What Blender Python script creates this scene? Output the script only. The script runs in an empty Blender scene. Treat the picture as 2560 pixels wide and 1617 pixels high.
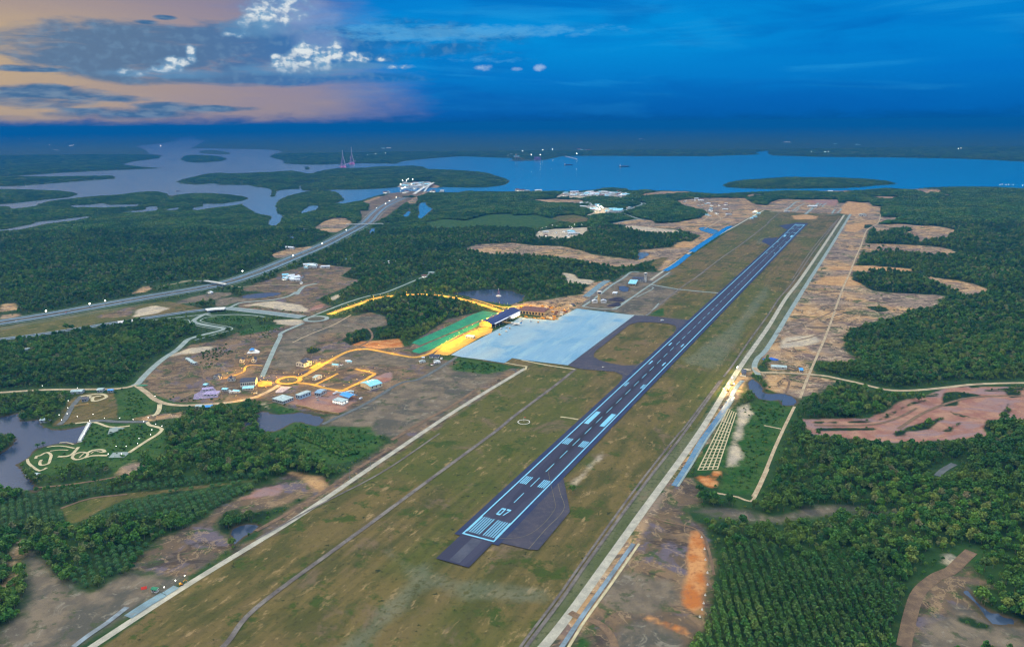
import bpy, bmesh, math, random
import numpy as np
from mathutils import Vector, Matrix
from mathutils.geometry import tessellate_polygon
random.seed(7); RNG = np.random.default_rng(11)
sc = bpy.context.scene
COL = sc.collection

# ------------------------------------------------------------------ survey
# The place was surveyed from the aerial photograph: a point read on one of the photo's
# enlargements is carried to real ground metres. x = east, y = away from the viewpoint.
FPX, Y0, ROLL, HGT = 1902.0, 308.7, -0.009, 484.8
CX, CY = 1280.0, 808.5
TH = math.atan((CY - Y0) / FPX)
TILE = {'F': (0, 0, .940625), 'A1': (0, 280, 3.6219), 'A2': (640, 280, 3.6219), 'A3': (1280, 280, 3.6219), 'A4': (1920, 280, 3.6219),
        'B1': (0, 680, 3.6219), 'B2': (640, 680, 3.6219), 'B3': (1280, 680, 3.6219), 'B4': (1920, 680, 3.6219),
        'C1': (0, 1080, 2.8328), 'C2': (640, 1080, 2.8328), 'C3': (1280, 1080, 2.8328), 'C4': (1920, 1080, 2.8328),
        'T1': (1180, 740, 8.0267), 'T2': (1400, 660, 9.2615), 'T3': (500, 840, 6.9125), 'T4': (640, 920, 7.0824),
        'T5': (800, 360, 7.525), 'T6': (1250, 350, 9.632), 'U1': (1100, 1060, 4.7525), 'U2': (2000, 480, 4.3), 'U3': (1300, 460, 6.6889),
        'U4': (440, 690, 6.3368), 'U5': (1740, 880, 4.225), 'U6': (60, 960, 5.07), 'U7': (1860, 480, 7.0824), 'U8': (0, 320, 5.2348)}

def ray(x, y):
    dx, dy = x - CX, y - CY
    u = dx * math.cos(ROLL) + dy * math.sin(ROLL); v = -dx * math.sin(ROLL) + dy * math.cos(ROLL)
    u /= FPX; v /= FPX
    return u, math.cos(TH) - v * math.sin(TH), -math.sin(TH) - v * math.cos(TH)

def site1(tile, x, y, z=0.0):
    ox, oy, s = TILE[tile]
    dx, dy, dz = ray(ox + x / s, oy + y / s)
    k = (z - HGT) / min(dz, -0.004)
    return (dx * k, dy * k)

def site(spec, z=0.0):
    """'B1 10,20 30,40 | A2 5,6' -> ground points in metres"""
    out = []
    for seg in spec.split('|'):
        w = seg.split()
        for p in w[1:]:
            a, b = p.split(',')
            out.append(site1(w[0], float(a), float(b), z))
    return out

def azel(x, y):
    dx, dy, dz = ray(x, y)
    return math.degrees(math.atan2(dx, dy)), math.degrees(math.atan2(dz, math.hypot(dx, dy)))

def lin(c):
    c /= 255.0
    return c / 12.92 if c <= .04045 else ((c + .055) / 1.055) ** 2.4

def S(r, g, b): return (lin(r), lin(g), lin(b))

# runway frame: s metres from the 07 threshold, t metres to the right of the centre line
RAZ, RX0, RY0, RLEN = 0.468, -43.74, 824.0, 3190.7
RD = (math.sin(RAZ), math.cos(RAZ)); RN = (math.cos(RAZ), -math.sin(RAZ))
def rw(s, t): return (RX0 + s * RD[0] + t * RN[0], RY0 + s * RD[1] + t * RN[1])

# ------------------------------------------------------------------ objects
def link(o, parent=None):
    COL.objects.link(o)
    if parent is not None: o.parent = parent
    return o

def tag(o, label=None, cat=None, group=None, kind=None):
    if label: o['label'] = label
    if cat: o['category'] = cat
    if group: o['group'] = group
    if kind: o['kind'] = kind
    return o

def empty(name, loc, rz=0.0):
    o = bpy.data.objects.new(name, None); o.location = loc; o.rotation_euler = (0, 0, rz); o.empty_display_size = 2
    return link(o)

class MB:
    """collects simple shapes; build() links them as one mesh object"""
    def __init__(s): s.v = []; s.f = []; s.m = []
    def add(s, vs, fs, mi=0):
        n = len(s.v); s.v += [tuple(v) for v in vs]; s.f += [tuple(i + n for i in f) for f in fs]; s.m += [mi] * len(fs); return s
    def box(s, x0, y0, z0, x1, y1, z1, mi=0):
        return s.add([(x0, y0, z0), (x1, y0, z0), (x1, y1, z0), (x0, y1, z0), (x0, y0, z1), (x1, y0, z1), (x1, y1, z1), (x0, y1, z1)],
                     [(3, 2, 1, 0), (4, 5, 6, 7), (0, 1, 5, 4), (1, 2, 6, 5), (2, 3, 7, 6), (3, 0, 4, 7)], mi)
    def tube(s, p, q, r0, r1=None, n=8, mi=0, cap=True):
        r1 = r0 if r1 is None else r1
        p, q = Vector(p), Vector(q); d = (q - p).normalized()
        a = d.orthogonal().normalized(); b = d.cross(a)
        vs = []
        for c, r in ((p, r0), (q, r1)):
            for i in range(n):
                t = 2 * math.pi * i / n
                vs.append(c + a * (r * math.cos(t)) + b * (r * math.sin(t)))
        fs = [(i, (i + 1) % n, n + (i + 1) % n, n + i) for i in range(n)]
        if cap: fs += [tuple(range(n - 1, -1, -1)), tuple(range(n, 2 * n))]
        return s.add(vs, fs, mi)
    def lathe(s, prof, c=(0, 0), n=16, mi=0):
        vs = []; fs = []
        for r, z in prof:
            for i in range(n):
                t = 2 * math.pi * i / n; vs.append((c[0] + r * math.cos(t), c[1] + r * math.sin(t), z))
        for k in range(len(prof) - 1):
            for i in range(n):
                j = (i + 1) % n; fs.append((k * n + i, k * n + j, (k + 1) * n + j, (k + 1) * n + i))
        fs.append(tuple(range((len(prof) - 1) * n, len(prof) * n)))
        return s.add(vs, fs, mi)
    def prism(s, pts, z0, z1, mi=0):
        """vertical walls and flat top over a ground outline"""
        n = len(pts)
        s.add([(x, y, z0) for x, y in pts] + [(x, y, z1) for x, y in pts], [(i, (i + 1) % n, n + (i + 1) % n, n + i) for i in range(n)], mi)
        return s.flat(pts, z1, mi)
    def flat(s, pts, z, mi=0, holes=()):
        loops = [[Vector((x, y, 0)) for x, y in pts]] + [[Vector((x, y, 0)) for x, y in h] for h in holes]
        allp = [p for l in loops for p in l]
        tris = tessellate_polygon(loops)
        fs = []
        for a, b, c in tris:
            A, B, C_ = allp[a], allp[b], allp[c]
            fs.append((a, b, c) if (B - A).cross(C_ - A).z > 0 else (a, c, b))
        return s.add([(p.x, p.y, z) for p in allp], fs, mi)
    def mesh(s, name, mats, smooth=False):
        me = bpy.data.meshes.new(name); me.from_pydata(s.v, [], s.f)
        for m in (mats if isinstance(mats, (list, tuple)) else [mats]): me.materials.append(m)
        me.polygons.foreach_set('material_index', s.m)
        if smooth: me.polygons.foreach_set('use_smooth', [True] * len(s.f))
        me.update(); return me
    def build(s, name, mats, parent=None, smooth=False, loc=None, rz=0.0):
        o = bpy.data.objects.new(name, s.mesh(name, mats, smooth))
        if loc is not None: o.location = loc; o.rotation_euler = (0, 0, rz)
        return link(o, parent)

def smooth_line(pts, step=8.0):
    """Catmull-Rom through the points, resampled"""
    P = [Vector((p[0], p[1])) for p in pts]
    i = 1
    while i < len(P) - 1:            # drop survey points that double back
        if (P[i] - P[i - 1]).dot(P[i + 1] - P[i]) < -.3 * (P[i] - P[i - 1]).length * (P[i + 1] - P[i]).length or (P[i] - P[i - 1]).length < 2: del P[i]; i = max(1, i - 1)
        else: i += 1
    if len(P) == 2: 
        n = max(1, int((P[1] - P[0]).length / (step * 6))); return [tuple(P[0].lerp(P[1], i / n)) for i in range(n + 1)]
    P = [P[0] * 2 - P[1]] + P + [P[-1] * 2 - P[-2]]
    out = []
    for i in range(1, len(P) - 2):
        a, b, c, d = P[i - 1:i + 3]; n = max(2, min(24, int((c - b).length / step)))
        for k in range(n):
            t = k / n
            out.append(tuple(.5 * ((2 * b) + (c - a) * t + (2 * a - 5 * b + 4 * c - d) * t * t + (3 * b - a - 3 * c + d) * t ** 3)))
    out.append(tuple(P[-2])); return out

def offset(line, d):
    out = []
    for i, p in enumerate(line):
        a = Vector(line[max(0, i - 1)]); b = Vector(line[min(len(line) - 1, i + 1)])
        t = (b - a).normalized(); out.append((p[0] + t.y * d, p[1] - t.x * d))
    return out

def ribbon(mb, line, w, z, mi=0, shift=0.0, w2=None):
    n = len(line); w2 = w if w2 is None else w2
    L = []; R = []
    for i, p in enumerate(line):
        a = Vector(line[max(0, i - 1)]); b = Vector(line[min(n - 1, i + 1)]); t = (b - a).normalized()
        h = (w + (w2 - w) * i / max(1, n - 1)) / 2
        L.append((p[0] + t.y * (shift - h), p[1] - t.x * (shift - h), z)); R.append((p[0] + t.y * (shift + h), p[1] - t.x * (shift + h), z))
    mb.add(L + R, [(n + i, n + i + 1, i + 1, i) for i in range(n - 1)], mi)

# ------------------------------------------------------------------ materials
class NT:
    def __init__(s, tree): s.t = tree; s.n = tree.nodes; s.l = tree.links
    def new(s, typ, **kw):
        n = s.n.new(typ)
        for k, v in kw.items(): setattr(n, k, v)
        return n
    def put(s, sock, val):
        if isinstance(val, bpy.types.NodeSocket): s.l.new(val, sock)
        elif val is not None:
            if hasattr(sock, 'default_value') and not isinstance(sock.default_value, (float, int)) and isinstance(val, (tuple, list)):
                k = len(sock.default_value); v = tuple(val); sock.default_value = v + (1.0,) * (k - len(v)) if len(v) < k else v[:k]
            else: sock.default_value = val
    def math(s, op, a, b=None, c=None, clamp=False):
        n = s.new('ShaderNodeMath', operation=op, use_clamp=clamp)
        s.put(n.inputs[0], a); s.put(n.inputs[1], b); s.put(n.inputs[2], c); return n.outputs[0]
    def mix(s, f, a, b, blend='MIX'):
        n = s.new('ShaderNodeMix', data_type='RGBA', blend_type=blend)
        s.put(n.inputs[0], f); s.put(n.inputs[6], a); s.put(n.inputs[7], b); return n.outputs[2]
    def noise(s, vec, scale, detail=4.0, rough=.55, dist=0.0):
        n = s.new('ShaderNodeTexNoise'); s.put(n.inputs['Vector'], vec); s.put(n.inputs['Scale'], scale)
        s.put(n.inputs['Detail'], detail); s.put(n.inputs['Roughness'], rough); s.put(n.inputs['Distortion'], dist); return n.outputs['Fac']
    def step(s, x, lo, hi, to0=0.0, to1=1.0):
        n = s.new('ShaderNodeMapRange', interpolation_type='SMOOTHSTEP')
        s.put(n.inputs[0], x); s.put(n.inputs[1], lo); s.put(n.inputs[2], hi); s.put(n.inputs[3], to0); s.put(n.inputs[4], to1); return n.outputs[0]
    def mapping(s, vec, rot=(0, 0, 0), scale=(1, 1, 1), loc=(0, 0, 0)):
        if any(rot) and tuple(scale) != (1, 1, 1): vec = s.mapping(vec, rot=rot); rot = (0, 0, 0)
        n = s.new('ShaderNodeMapping'); s.put(n.inputs[0], vec); n.inputs['Location'].default_value = loc
        n.inputs['Rotation'].default_value = rot; n.inputs['Scale'].default_value = scale; return n.outputs[0]

def newmat(name):
    m = bpy.data.materials.new(name); m.use_nodes = True
    t = NT(m.node_tree); b = m.node_tree.nodes['Principled BSDF']
    return m, t, b

def wpos(t): return t.new('ShaderNodeNewGeometry').outputs['Position']

MATS = {}
def mat(name, c1, c2=None, scale=.05, rough=.8, metal=0.0, detail=5, stretch=None, c3=None, scale3=.6, amt3=.5, spec=.3):
    """weathered surface: two colours broken up by world-scale noise (+ finer third colour)"""
    if name in MATS: return MATS[name]
    m, t, b = newmat(name)
    P = wpos(t)
    v = t.mapping(P, rot=(0, 0, RAZ), scale=stretch) if stretch else P
    c2 = c2 or tuple(.72 * x for x in c1)
    f = t.step(t.noise(v, scale, detail), .35, .65)
    col = t.mix(f, c1, c2)
    if c3: col = t.mix(t.math('MULTIPLY', t.step(t.noise(v, scale3, 4), .5, .7), amt3), col, c3)
    t.put(b.inputs['Base Color'], col); b.inputs['Roughness'].default_value = rough; b.inputs['Metallic'].default_value = metal
    b.inputs['Specular IOR Level'].default_value = spec
    MATS[name] = m; return m

def glow(name, c, strength):
    if name in MATS: return MATS[name]
    m, t, b = newmat(name)
    b.inputs['Base Color'].default_value = (*c, 1); b.inputs['Emission Color'].default_value = (*c, 1); b.inputs['Emission Strength'].default_value = strength
    m.cycles.emission_sampling = 'NONE'
    MATS[name] = m; return m
# ------------------------------------------------------------------ outlines of the land
WATER = [
 # the bay: near shore from the right edge leftwards, left bank, then the far shore back to the right
 'A4 2900,705 2318,695 2090,685 1800,678 1470,680 1400,690 1270,700 1160,692 1050,686 880,702 640,712 500,716 100,712 0,718 | '
 'A3 2000,730 1870,742 1640,726 1600,715 1300,710 1200,702 1080,712 1040,690 850,682 720,706 540,716 300,716 0,720 | A2 2000,716 1900,712 1830,728 1590,722 1480,712 1420,716 1290,727 1150,742 1080,760 '
 '950,800 900,806 800,828 700,830 800,800 805,780 775,755 720,715 560,708 420,725 280,760 200,800 170,850 190,915 245,945 180,1030 115,1015 150,940 60,925 0,905 | '
 'A1 2270,884 2190,828 2100,846 1960,860 1770,890 1750,866 1840,858 1850,832 2000,834 2200,802 2262,782 2180,756 2040,742 1890,732 1700,737 1600,748 1505,786 1548,757 1510,735 1430,713 1280,722 1080,748 900,762 '
 '720,775 470,802 340,830 325,850 115,878 90,850 0,852 -500,860 -500,600 0,585 150,579 300,570 600,550 800,540 1000,530 1250,520 1480,510 1300,498 1225,490 1120,475 1180,455 1300,440 1440,420 1470,396 1350,376 1340,350 1230,310 1400,292 1560,270 1610,260 1550,242 1770,220 '
 '1740,240 1860,262 1780,300 1720,333 1900,330 2100,336 2318,338 | A2 150,345 235,360 165,375 120,410 240,440 250,470 480,480 660,478 880,466 1270,470 1340,445 1600,420 1860,403 2318,420 | '
 'A3 0,442 290,436 470,400 700,398 1100,400 1750,402 2250,386 2200,368 2318,350 2318,388 | A4 0,385 60,396 500,408 1100,412 1800,425 2318,450 2900,475',
 'A1 0,1068 150,1045 300,1015 360,990 500,983 650,963 800,944 810,955 650,982 400,1012 250,1048 0,1088 -300,1120 -300,1090',
 'A1 640,846 800,843 920,828 1000,843 1240,836 1250,852 1100,860 900,864 650,858',
 'A1 1080,908 1320,885 1338,860 1405,853 1418,892 1330,902 1200,908', 'A1 1505,882 1610,866 1625,880 1520,892',
 'A2 400,917 430,888 490,850 558,848 552,882 500,892 450,908', 'A2 1480,825 1530,818 1550,855 1592,882 1570,902 1540,930 1500,962 1458,958 1478,915',
 'A2 1365,900 1392,873 1402,920 1370,946 1330,942', 'A2 1018,1097 1040,1055 1082,1048 1087,1092', 'A2 408,1050 455,1058 452,1076 420,1074', 'A2 290,1140 342,1122 348,1137 310,1154',
 # lake at the lower left, its inlet
 'B1 -260,1340 0,1310 60,1300 180,1270 168,1330 190,1352 350,1332 330,1377 400,1407 480,1427 560,1427 700,1402 750,1392 788,1384 755,1440 718,1521 | C1 560,55 540,78 430,75 330,100 260,120 200,180 115,230 130,262 180,300 210,350 250,392 250,420 200,402 80,408 0,382 -260,365',
 # monument pond, grey lagoon, small ponds
 'B2 1780,192 1960,165 2200,158 2318,170 | B3 40,190 115,212 90,255 30,282 | B2 2318,294 2230,290 2140,272 1990,238 1890,214',
 'B2 0,1290 60,1262 200,1290 400,1268 560,1312 600,1345 590,1392 480,1362 350,1352 180,1442 60,1432 0,1384',
 'B1 2062,1380 2140,1357 2152,1370 2082,1396', 'B1 2180,1368 2290,1340 2318,1352 2318,1372 2210,1395', 'B1 2110,1412 2200,1402 2215,1415 2150,1425', 
 'U5 572,290 600,282 660,340 720,420 800,440 870,430 960,450 1060,500 1085,520 1060,555 950,562 900,555 880,500 760,505 690,490 590,430 560,380',
 'C4 1340,1110 1420,1110 1480,1180 1560,1250 1640,1280 1760,1330 1800,1370 1600,1360 1500,1280 1400,1170',
 'C1 1660,672 1813,656 | C2 40,652 0,690 | C1 1720,742 1660,792 1640,742', 'C3 650,0 640,0 641,1',
 'A3 1690,1050 1740,1040 1862,1075 1850,1102 1780,1096 1720,1076', 'A3 1145,1276 1240,1270 1200,1322 1150,1332',
 'T2 1310,512 1500,502 1600,540 1580,612 1480,650 1380,592', 'U4 1010,322 1130,290 1300,270 1560,254 1660,286 1500,322 1300,342 1100,346',
]
ISLANDS = [
 'A1 -500,590 0,588 150,580 350,590 700,590 900,580 1030,574 1048,592 1040,606 800,622 500,646 200,670 0,676 -500,690',
 'A1 -500,695 0,702 200,705 500,712 650,722 704,738 700,752 600,776 400,796 250,814 0,838 -500,845',
 'A1 1805,352 1870,345 1990,352 2085,368 2088,382 2000,387 1850,379 1808,368', 'A1 1630,430 1660,400 1720,388 1830,393 1950,398 2030,412 2056,428 2010,446 1900,456 1780,463 1680,453',
 'A1 1585,632 1680,602 1850,564 1980,552 2100,562 2318,558 | A2 150,548 330,532 420,546 490,564 560,538 700,514 900,514 1060,500 1300,496 1430,486 1520,498 1570,522 1800,527 2090,548 2230,592 2300,620 2250,662 2100,682 1900,686 1700,681 1650,690 1560,690 1280,682 1100,696 900,703 600,706 430,712 405,700 400,662 390,700 300,700 190,715 190,740 150,780 128,766 140,715 100,690 0,680 | A1 2240,662 1960,660 1930,646 1780,660 1640,650',
 'A3 1898,660 1960,634 2040,620 2200,614 2318,600 | A4 180,590 300,598 600,600 900,610 1060,618 1172,648 1130,656 1000,666 850,681 650,691 400,694 0,697 | A3 2100,692 1950,681',
 'A2 440,502 465,492 490,510 475,530 445,526', 'C1 -260,0 100,0 145,40 110,85 40,132 0,156 -260,180',
]
LAND = {
 'grass': ['B1 -300,520 0,500 430,430 900,350 1300,290 1500,260 1850,330 1500,385 1080,450 700,510 300,565 0,600 -300,650', 'B3 2318,540 2040,930 1900,1120 1610,1560 1790,1560 2020,1200 2160,1060 2160,930 2318,760', 'B4 -10,540 340,0 450,0 -10,760', 'F 80,1640 440,1375 700,1215 900,1080 1080,960 1235,865 1100,842 1180,770 1330,730 1480,740 1500,690 1570,635 1790,497 1870,492 1985,507 1890,650 1700,905 1520,1200 1300,1455 1150,1640',
           'A3 1250,1382 1350,1300 1450,1270 1560,1272 1450,1345 1310,1422', 'A3 310,990 420,940 560,930 700,965 690,1000 600,1020 400,1010', 'U7 940,190 2240,260 1700,380 860,350',
           'U6 350,540 450,400 560,210 720,110 1150,115 1190,300 1180,450 880,470 700,480', 'C1 430,540 640,470 900,430 1250,400 1813,330 1813,345 1250,420 900,470 700,560 560,640 470,650'],
 'scrub': ['B1 1760,750 1950,662 2110,640 2130,720 2000,830 1900,890 1820,860 1790,800', 'B1 2100,560 2318,480 2318,610 2200,600', 'B2 0,480 200,480 300,500 200,560 130,620 0,640', 'A2 1530,1005 1700,970 1900,985 2100,930 2318,920 2318,1060 2100,1040 1800,1060 1600,1060', 'A3 0,940 200,930 420,980 300,1050 0,1060',
           'U6 830,480 1000,500 1500,480 1780,560 1790,850 1700,950 1500,900 1300,1050 1150,1150 1050,1000 600,990 400,1150 300,1150 100,1100 40,950 150,850 500,750 650,780 700,690',
           'U5 340,590 430,600 450,720 400,900 350,1020 300,1240 0,1290 0,1150 130,930', 'U5 560,540 640,500 880,510 900,560 1040,575 930,800 830,1020 720,1290 620,1500 240,1490 330,1220 430,1100 480,1030 430,960 500,830 540,700 450,590',
           'C2 180,0 480,0 850,20 905,80 800,150 650,212 520,232 300,110', 'B2 180,1430 350,1350 480,1365 600,1395 1050,1400 1130,1460 1100,1521 100,1521',
           'B1 1240,990 1300,1000 1450,1130 1400,1150 1320,1080', 'B1 1060,1100 1240,1040 1330,1100 1420,1180 1400,1260 1200,1330 1080,1330', 'U2 330,600 400,600 430,650 280,720 270,690', 'U2 210,810 280,820 240,900 130,980 110,960',
           'U4 1580,360 1720,370 1960,400 2000,440 1900,430 1700,400', 'U4 1010,480 1200,470 2080,570 2080,610 1800,600 1300,530 1000,510', 'B1 1880,400 2150,390 2318,420 2318,470 2100,470 1900,440',
           'T4 210,640 380,600 700,700 800,750 600,820 400,800', 'T3 0,1060 330,1050 640,1110 300,1160 0,1170', 'C3 500,1420 600,1400 600,1521 440,1521', 'T2 2080,1140 2408,1000 2408,1200 2100,1190', 'B1 1260,1090 1480,1120 1800,1130 2150,1130 2240,1170 1600,1200 1480,1180',
           'B2 1680,790 1780,775 2318,850 2250,900 2050,930 1800,900'],
 'earth': ['U2 545,235 480,250 300,560 100,900 0,1120 0,1260 160,1204 330,800 620,400', 'B4 400,0 560,0 300,300 150,560 40,720 -60,800 -40,650', 'A3 2318,860 2240,900 2050,1010 1700,1190 1600,1290 1480,1340 1360,1440 1300,1440 1480,1250 1700,1130 2000,960 2200,860','C3 1335,-10 920,570 700,880 420,1270 200,1560 380,1560 700,1180 1010,640 1150,400 1420,-10', 'U5 350,600 580,280 620,60 700,-40 600,-40 380,300 200,640 0,900 0,1100 130,930','U2 550,240 420,230 440,120 740,110 780,150 880,160 850,300 830,380 740,400 660,650 590,790 520,1000 420,1204 250,1204 0,1204 0,1100 120,880 290,600',
           'U2 830,270 1060,275 1075,300 900,322 820,322', 'U2 820,350 1100,345 1250,360 1500,370 1700,418 1610,440 1590,500 1400,500 1280,540 1260,480 1120,430 960,430 800,422',
           'U2 700,555 1000,562 1500,588 1620,620 1700,660 1600,690 1350,685 1200,660 1000,640 850,645 690,655', 'U2 560,790 800,795 1000,820 1195,838 1195,862 900,850 700,862 570,850',
           'U2 1250,885 1500,930 1700,950 2000,1030 2010,1070 1900,1110 1780,1110 1600,1020 1400,940', 'U2 500,905 550,990 700,1010 760,1060 1000,1080 1250,1095 1560,1115 1582,1135 1400,1165 1440,1204 400,1204 440,1000',
           'B4 700,215 1150,185 1620,232 1500,250 1560,290 1500,320 1320,332 1200,390 1000,440 900,470 760,520 680,600 700,700 800,800 760,830 480,800 420,800 370,920 0,900 0,690 150,450 300,200',
           'B4 -60,915 360,935 640,985 500,1080 370,1120 280,1160 200,1130 0,1060',                                                                   'T2 520,700 850,430 1100,360 1250,470 900,700 600,830', 'F 870,475 940,452 1000,428 1035,438 1000,457 960,472',            'A2 530,1052 620,990 700,960 800,960 870,1000 830,1042 720,1092 600,1082', 'A2 970,812 1080,772 1290,740 1320,765 1200,790 1080,827 990,827', 'A2 1030,870 1090,860 1085,890 1040,890', 'A2 1100,880 1200,870 1212,902 1150,922',
           'A2 1340,760 1450,740 1470,790 1440,830 1380,830', 'A2 1840,1252 2000,1200 2318,1185 | A3 200,1210 450,1215 640,1260 740,1290 900,1310 1100,1340 1200,1360 1100,1395 950,1400 700,1370 600,1340 350,1310 150,1300 0,1292 | A2 2100,1282 1950,1252',
           'A3 120,797 400,788 650,800 640,832 400,832 200,816', 'A3 1140,772 1200,740 1350,718 1600,722 1600,742 1400,760 1200,776',
           'A3 1480,805 1700,780 2110,780 2180,830 2318,850 | A4 0,830 100,790 350,795 620,790 660,870 640,925 100,905 0,890 | A3 2220,880 2000,1020 1700,1180 1600,1240 1480,1290 1150,1370 1150,1250 1450,1225 1500,1180 1640,1170 1760,1130 1600,1090 1500,1060 900,1022 870,1022 1000,990 1150,970 1300,1010 1500,1000 1700,960 1780,900 1620,880 1560,850',
           'A3 2110,760 2180,742 2290,750 2290,768 2150,775', 'A4 380,712 480,706 720,712 820,730 700,745 560,735', 'A4 1280,700 1400,696 1550,702 1582,736 1480,726 1455,757 1380,715', 'A4 1600,735 1680,775 1640,780 1600,760', 'A4 900,718 1150,732 1150,742 890,724', 'A4 840,762 960,765 1180,768 1175,790 1040,800 960,780', 'A4 1530,818 1610,815 1600,828', 'A4 1280,790 1350,792 1350,802 1290,802',
           'B3 0,292 300,250 640,200 700,100 860,75 900,100 620,312 380,432 0,335', 'A2 120,1292 300,1240 520,1212 480,1250 200,1330',            'U6 1150,1150 1300,1000 1560,1010 1500,1080 1300,1170', 'U6 1380,440 1700,380 2028,365 2028,425 1500,472', 'B1 1180,200 1300,130 1400,130 1300,190', 'B1 0,290 120,280 180,340 0,360', 'B1 20,380 180,380 150,420 0,425', 'C1 0,1130 60,1050 110,830 150,760 140,900 90,1050 0,1180',
           'B1 350,660 200,690 230,715', 'U3 1490,690 1700,640 1980,590 2200,605 2260,650 2150,680 1980,650 1700,680 1560,700'],
 'soil': ['C3 1100,400 1210,320 1290,330 1330,470 1320,525 1200,540 1370,680 1400,800 1425,1000 1420,1250 1370,1350 1290,1440 1270,1560 560,1560 500,1400 640,1200 900,800 1000,610',
          'C1 960,950 1060,820 1200,730 1400,640 1530,560 1640,490 1813,400 | C2 250,285 440,320 492,370 470,412 300,472 100,552 0,562 | C1 1700,580 1680,540 1600,560 1545,640 1540,690 1600,730 1630,790 1560,870 1400,980 1300,1030 1150,1020 1020,990',
          'F 500,1335 590,1270 690,1190 760,1150 860,1080 920,1035 1000,985 1080,925 1205,865 1235,866 1085,966 900,1092 700,1222 440,1380',
          'F 325,905 345,870 400,835 450,810 560,790 640,775 700,755 790,750 870,735 910,745 920,775 850,800 960,815 1060,745 1160,730 1120,790 1000,840 1080,850 980,895 850,960 760,975 700,965 640,945 590,940 500,950 420,945 370,930',
          'F 870,475 940,445 1010,425 1020,440 950,478 900,515 860,530', 'B1 880,400 1280,290 1250,310 1180,400 900,420', 'F 560,682 640,655 700,640 760,640 740,690 640,690',
          'F 620,680 660,640 740,620 830,630 800,650 850,660 780,690 700,720 640,715',
          'F 560,700 730,700 780,720 730,745 560,730',
          'F 430,850 560,780 540,900 500,925 340,895',
          'A2 180,1500 330,1460 600,1405 890,1420 650,1472 500,1521 200,1521',
          'C4 950,1540 960,1450 1000,1280 1060,1120 1200,1010 1300,960 1440,840 1462,852 1400,940 1500,1040 1620,1085 1450,1090 1420,1200 1560,1310 1813,1375 1900,1540'],
 'ochre': ['A3 1450,1227 1560,1168 1642,1200 1630,1227', 'A4 650,875 720,808 900,828 932,870 920,902 800,932 660,922', 'A4 690,1080 720,1020 900,1000 880,1042 800,1090', 'B4 380,110 520,40 750,40 860,115 700,130', 'A4 540,1400 900,1390 1300,1420 1300,1445 900,1440 560,1430', 'U7 840,420 1100,400 1300,430 1280,480 900,490', 'C2 250,285 440,320 490,370 470,410 420,400 330,330'],
 'pale': ['C2 930,850 1010,900 1090,960 1200,930 1250,1000 1220,1090 1100,1200 950,1330 820,1450 700,1590 520,1590 700,1440 850,1290 1000,1150 1090,1080 1070,1010 1000,930', 'C2 1230,990 1400,1040 1600,1060 1813,1090 | C3 250,1130 240,1190 | C2 1813,1210 1700,1200 1500,1180 1300,1110 1210,1090', 'B3 1530,790 1620,760 1760,640 1900,560 2000,470 2120,430 2080,560 1990,690 1900,830 1830,880 1700,850 1580,830', 'B3 2010,470 2200,240 2318,110 2318,220 2150,420', 'A3 2250,1140 2318,1130 2318,1200 2200,1190', 'B3 960,340 1100,230 1240,260 1220,390 1050,380', 'T2 1500,1000 1780,800 2000,900 1800,1150 1650,1150'],
 'grey': ['C1 200,850 280,880 380,1000 450,1060 560,1120 650,1130 850,1020 1000,990 1200,1030 1300,1040 660,1440 500,1560 -60,1560 0,1400 150,1300 200,1100 180,950',
          'B2 620,1300 760,1290 1000,1180 1480,960 1700,810 1800,890 2050,930 2250,900 1700,1290 1230,1521 1100,1460 1050,1400 620,1390', 'B3 560,345 700,230 900,110 1000,30 1080,0 1480,0 1330,80 1280,110 1530,160 1480,200 1230,390 1060,385 700,335',
          'C3 640,1150 760,1010 900,1000 1100,1050 1190,1150 1190,1240 900,1290 700,1230', 'C3 700,1500 740,1420 850,1330 1000,1340 1180,1420 1200,1560 700,1560', 'A2 940,895 1060,895 1060,940 1000,1000 950,1000',
          'U4 620,380 900,330 1200,350 1230,390 900,430 700,490 640,480', 'U4 0,400 260,330 600,260 900,260 860,310 640,360 600,380 0,450', 'B2 430,480 900,410 1150,400 1170,480 900,540 600,560 300,900 150,860 230,600', 'B2 640,760 900,690 1250,740 1500,790 1350,850 1000,830 700,880',
          'C4 1130,1320 1400,1240 1560,1330 1813,1372 1900,1540 1080,1540 1090,1440', 'C3 1180,548 1500,534 1813,584 | C4 0,602 400,518 700,538 980,562 980,572 600,562 200,612 0,640 | C3 1400,600'],
 'sand': ['U5 430,590 560,540 600,640 540,700 500,830 430,960 480,1030 480,1100 410,1190 320,1220 350,1020 400,900 450,720', 'C4 1235,870 1300,862 1352,910 1330,948 1255,940', 'A3 200,1142 240,1080 380,1060 700,1043 650,1110 500,1150 350,1152', 'A3 380,777 460,735 760,720 1060,750 1000,790 800,772 600,782 480,772',
          'A3 570,862 720,848 800,860 950,880 965,930 640,942 760,910 700,882', 'B3 440,0 560,20 600,60 760,75 700,112 470,97 500,60', 'A2 1280,680 1330,645 1480,635 1600,640 1560,690 1440,715 1330,725 1290,700', 'B4 150,590 420,570 480,630 300,680 100,690',
          'B2 1510,310 1590,290 1700,305 1770,330 1640,325', 'B1 1700,690 1950,665 1900,710 1700,740 1500,770', 'U4 1260,430 1560,395 1960,450 2100,530 2100,575 1700,540 1300,470 1060,470', 'A3 960,1030 1100,1030 1500,1070 1520,1095 1300,1100 1100,1070', 'T3 1000,1170 1130,1140 1180,1200 1160,1270 1120,1200', 'U4 1500,700 1800,690 2000,690 2010,740 1850,790 1600,760',
          'C3 420,360 520,270 640,140 620,200 500,300 450,365', 'B1 1250,340 1400,300 1540,330 1400,380 1200,410', 'B2 640,240 760,200 820,180 700,260'],
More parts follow.
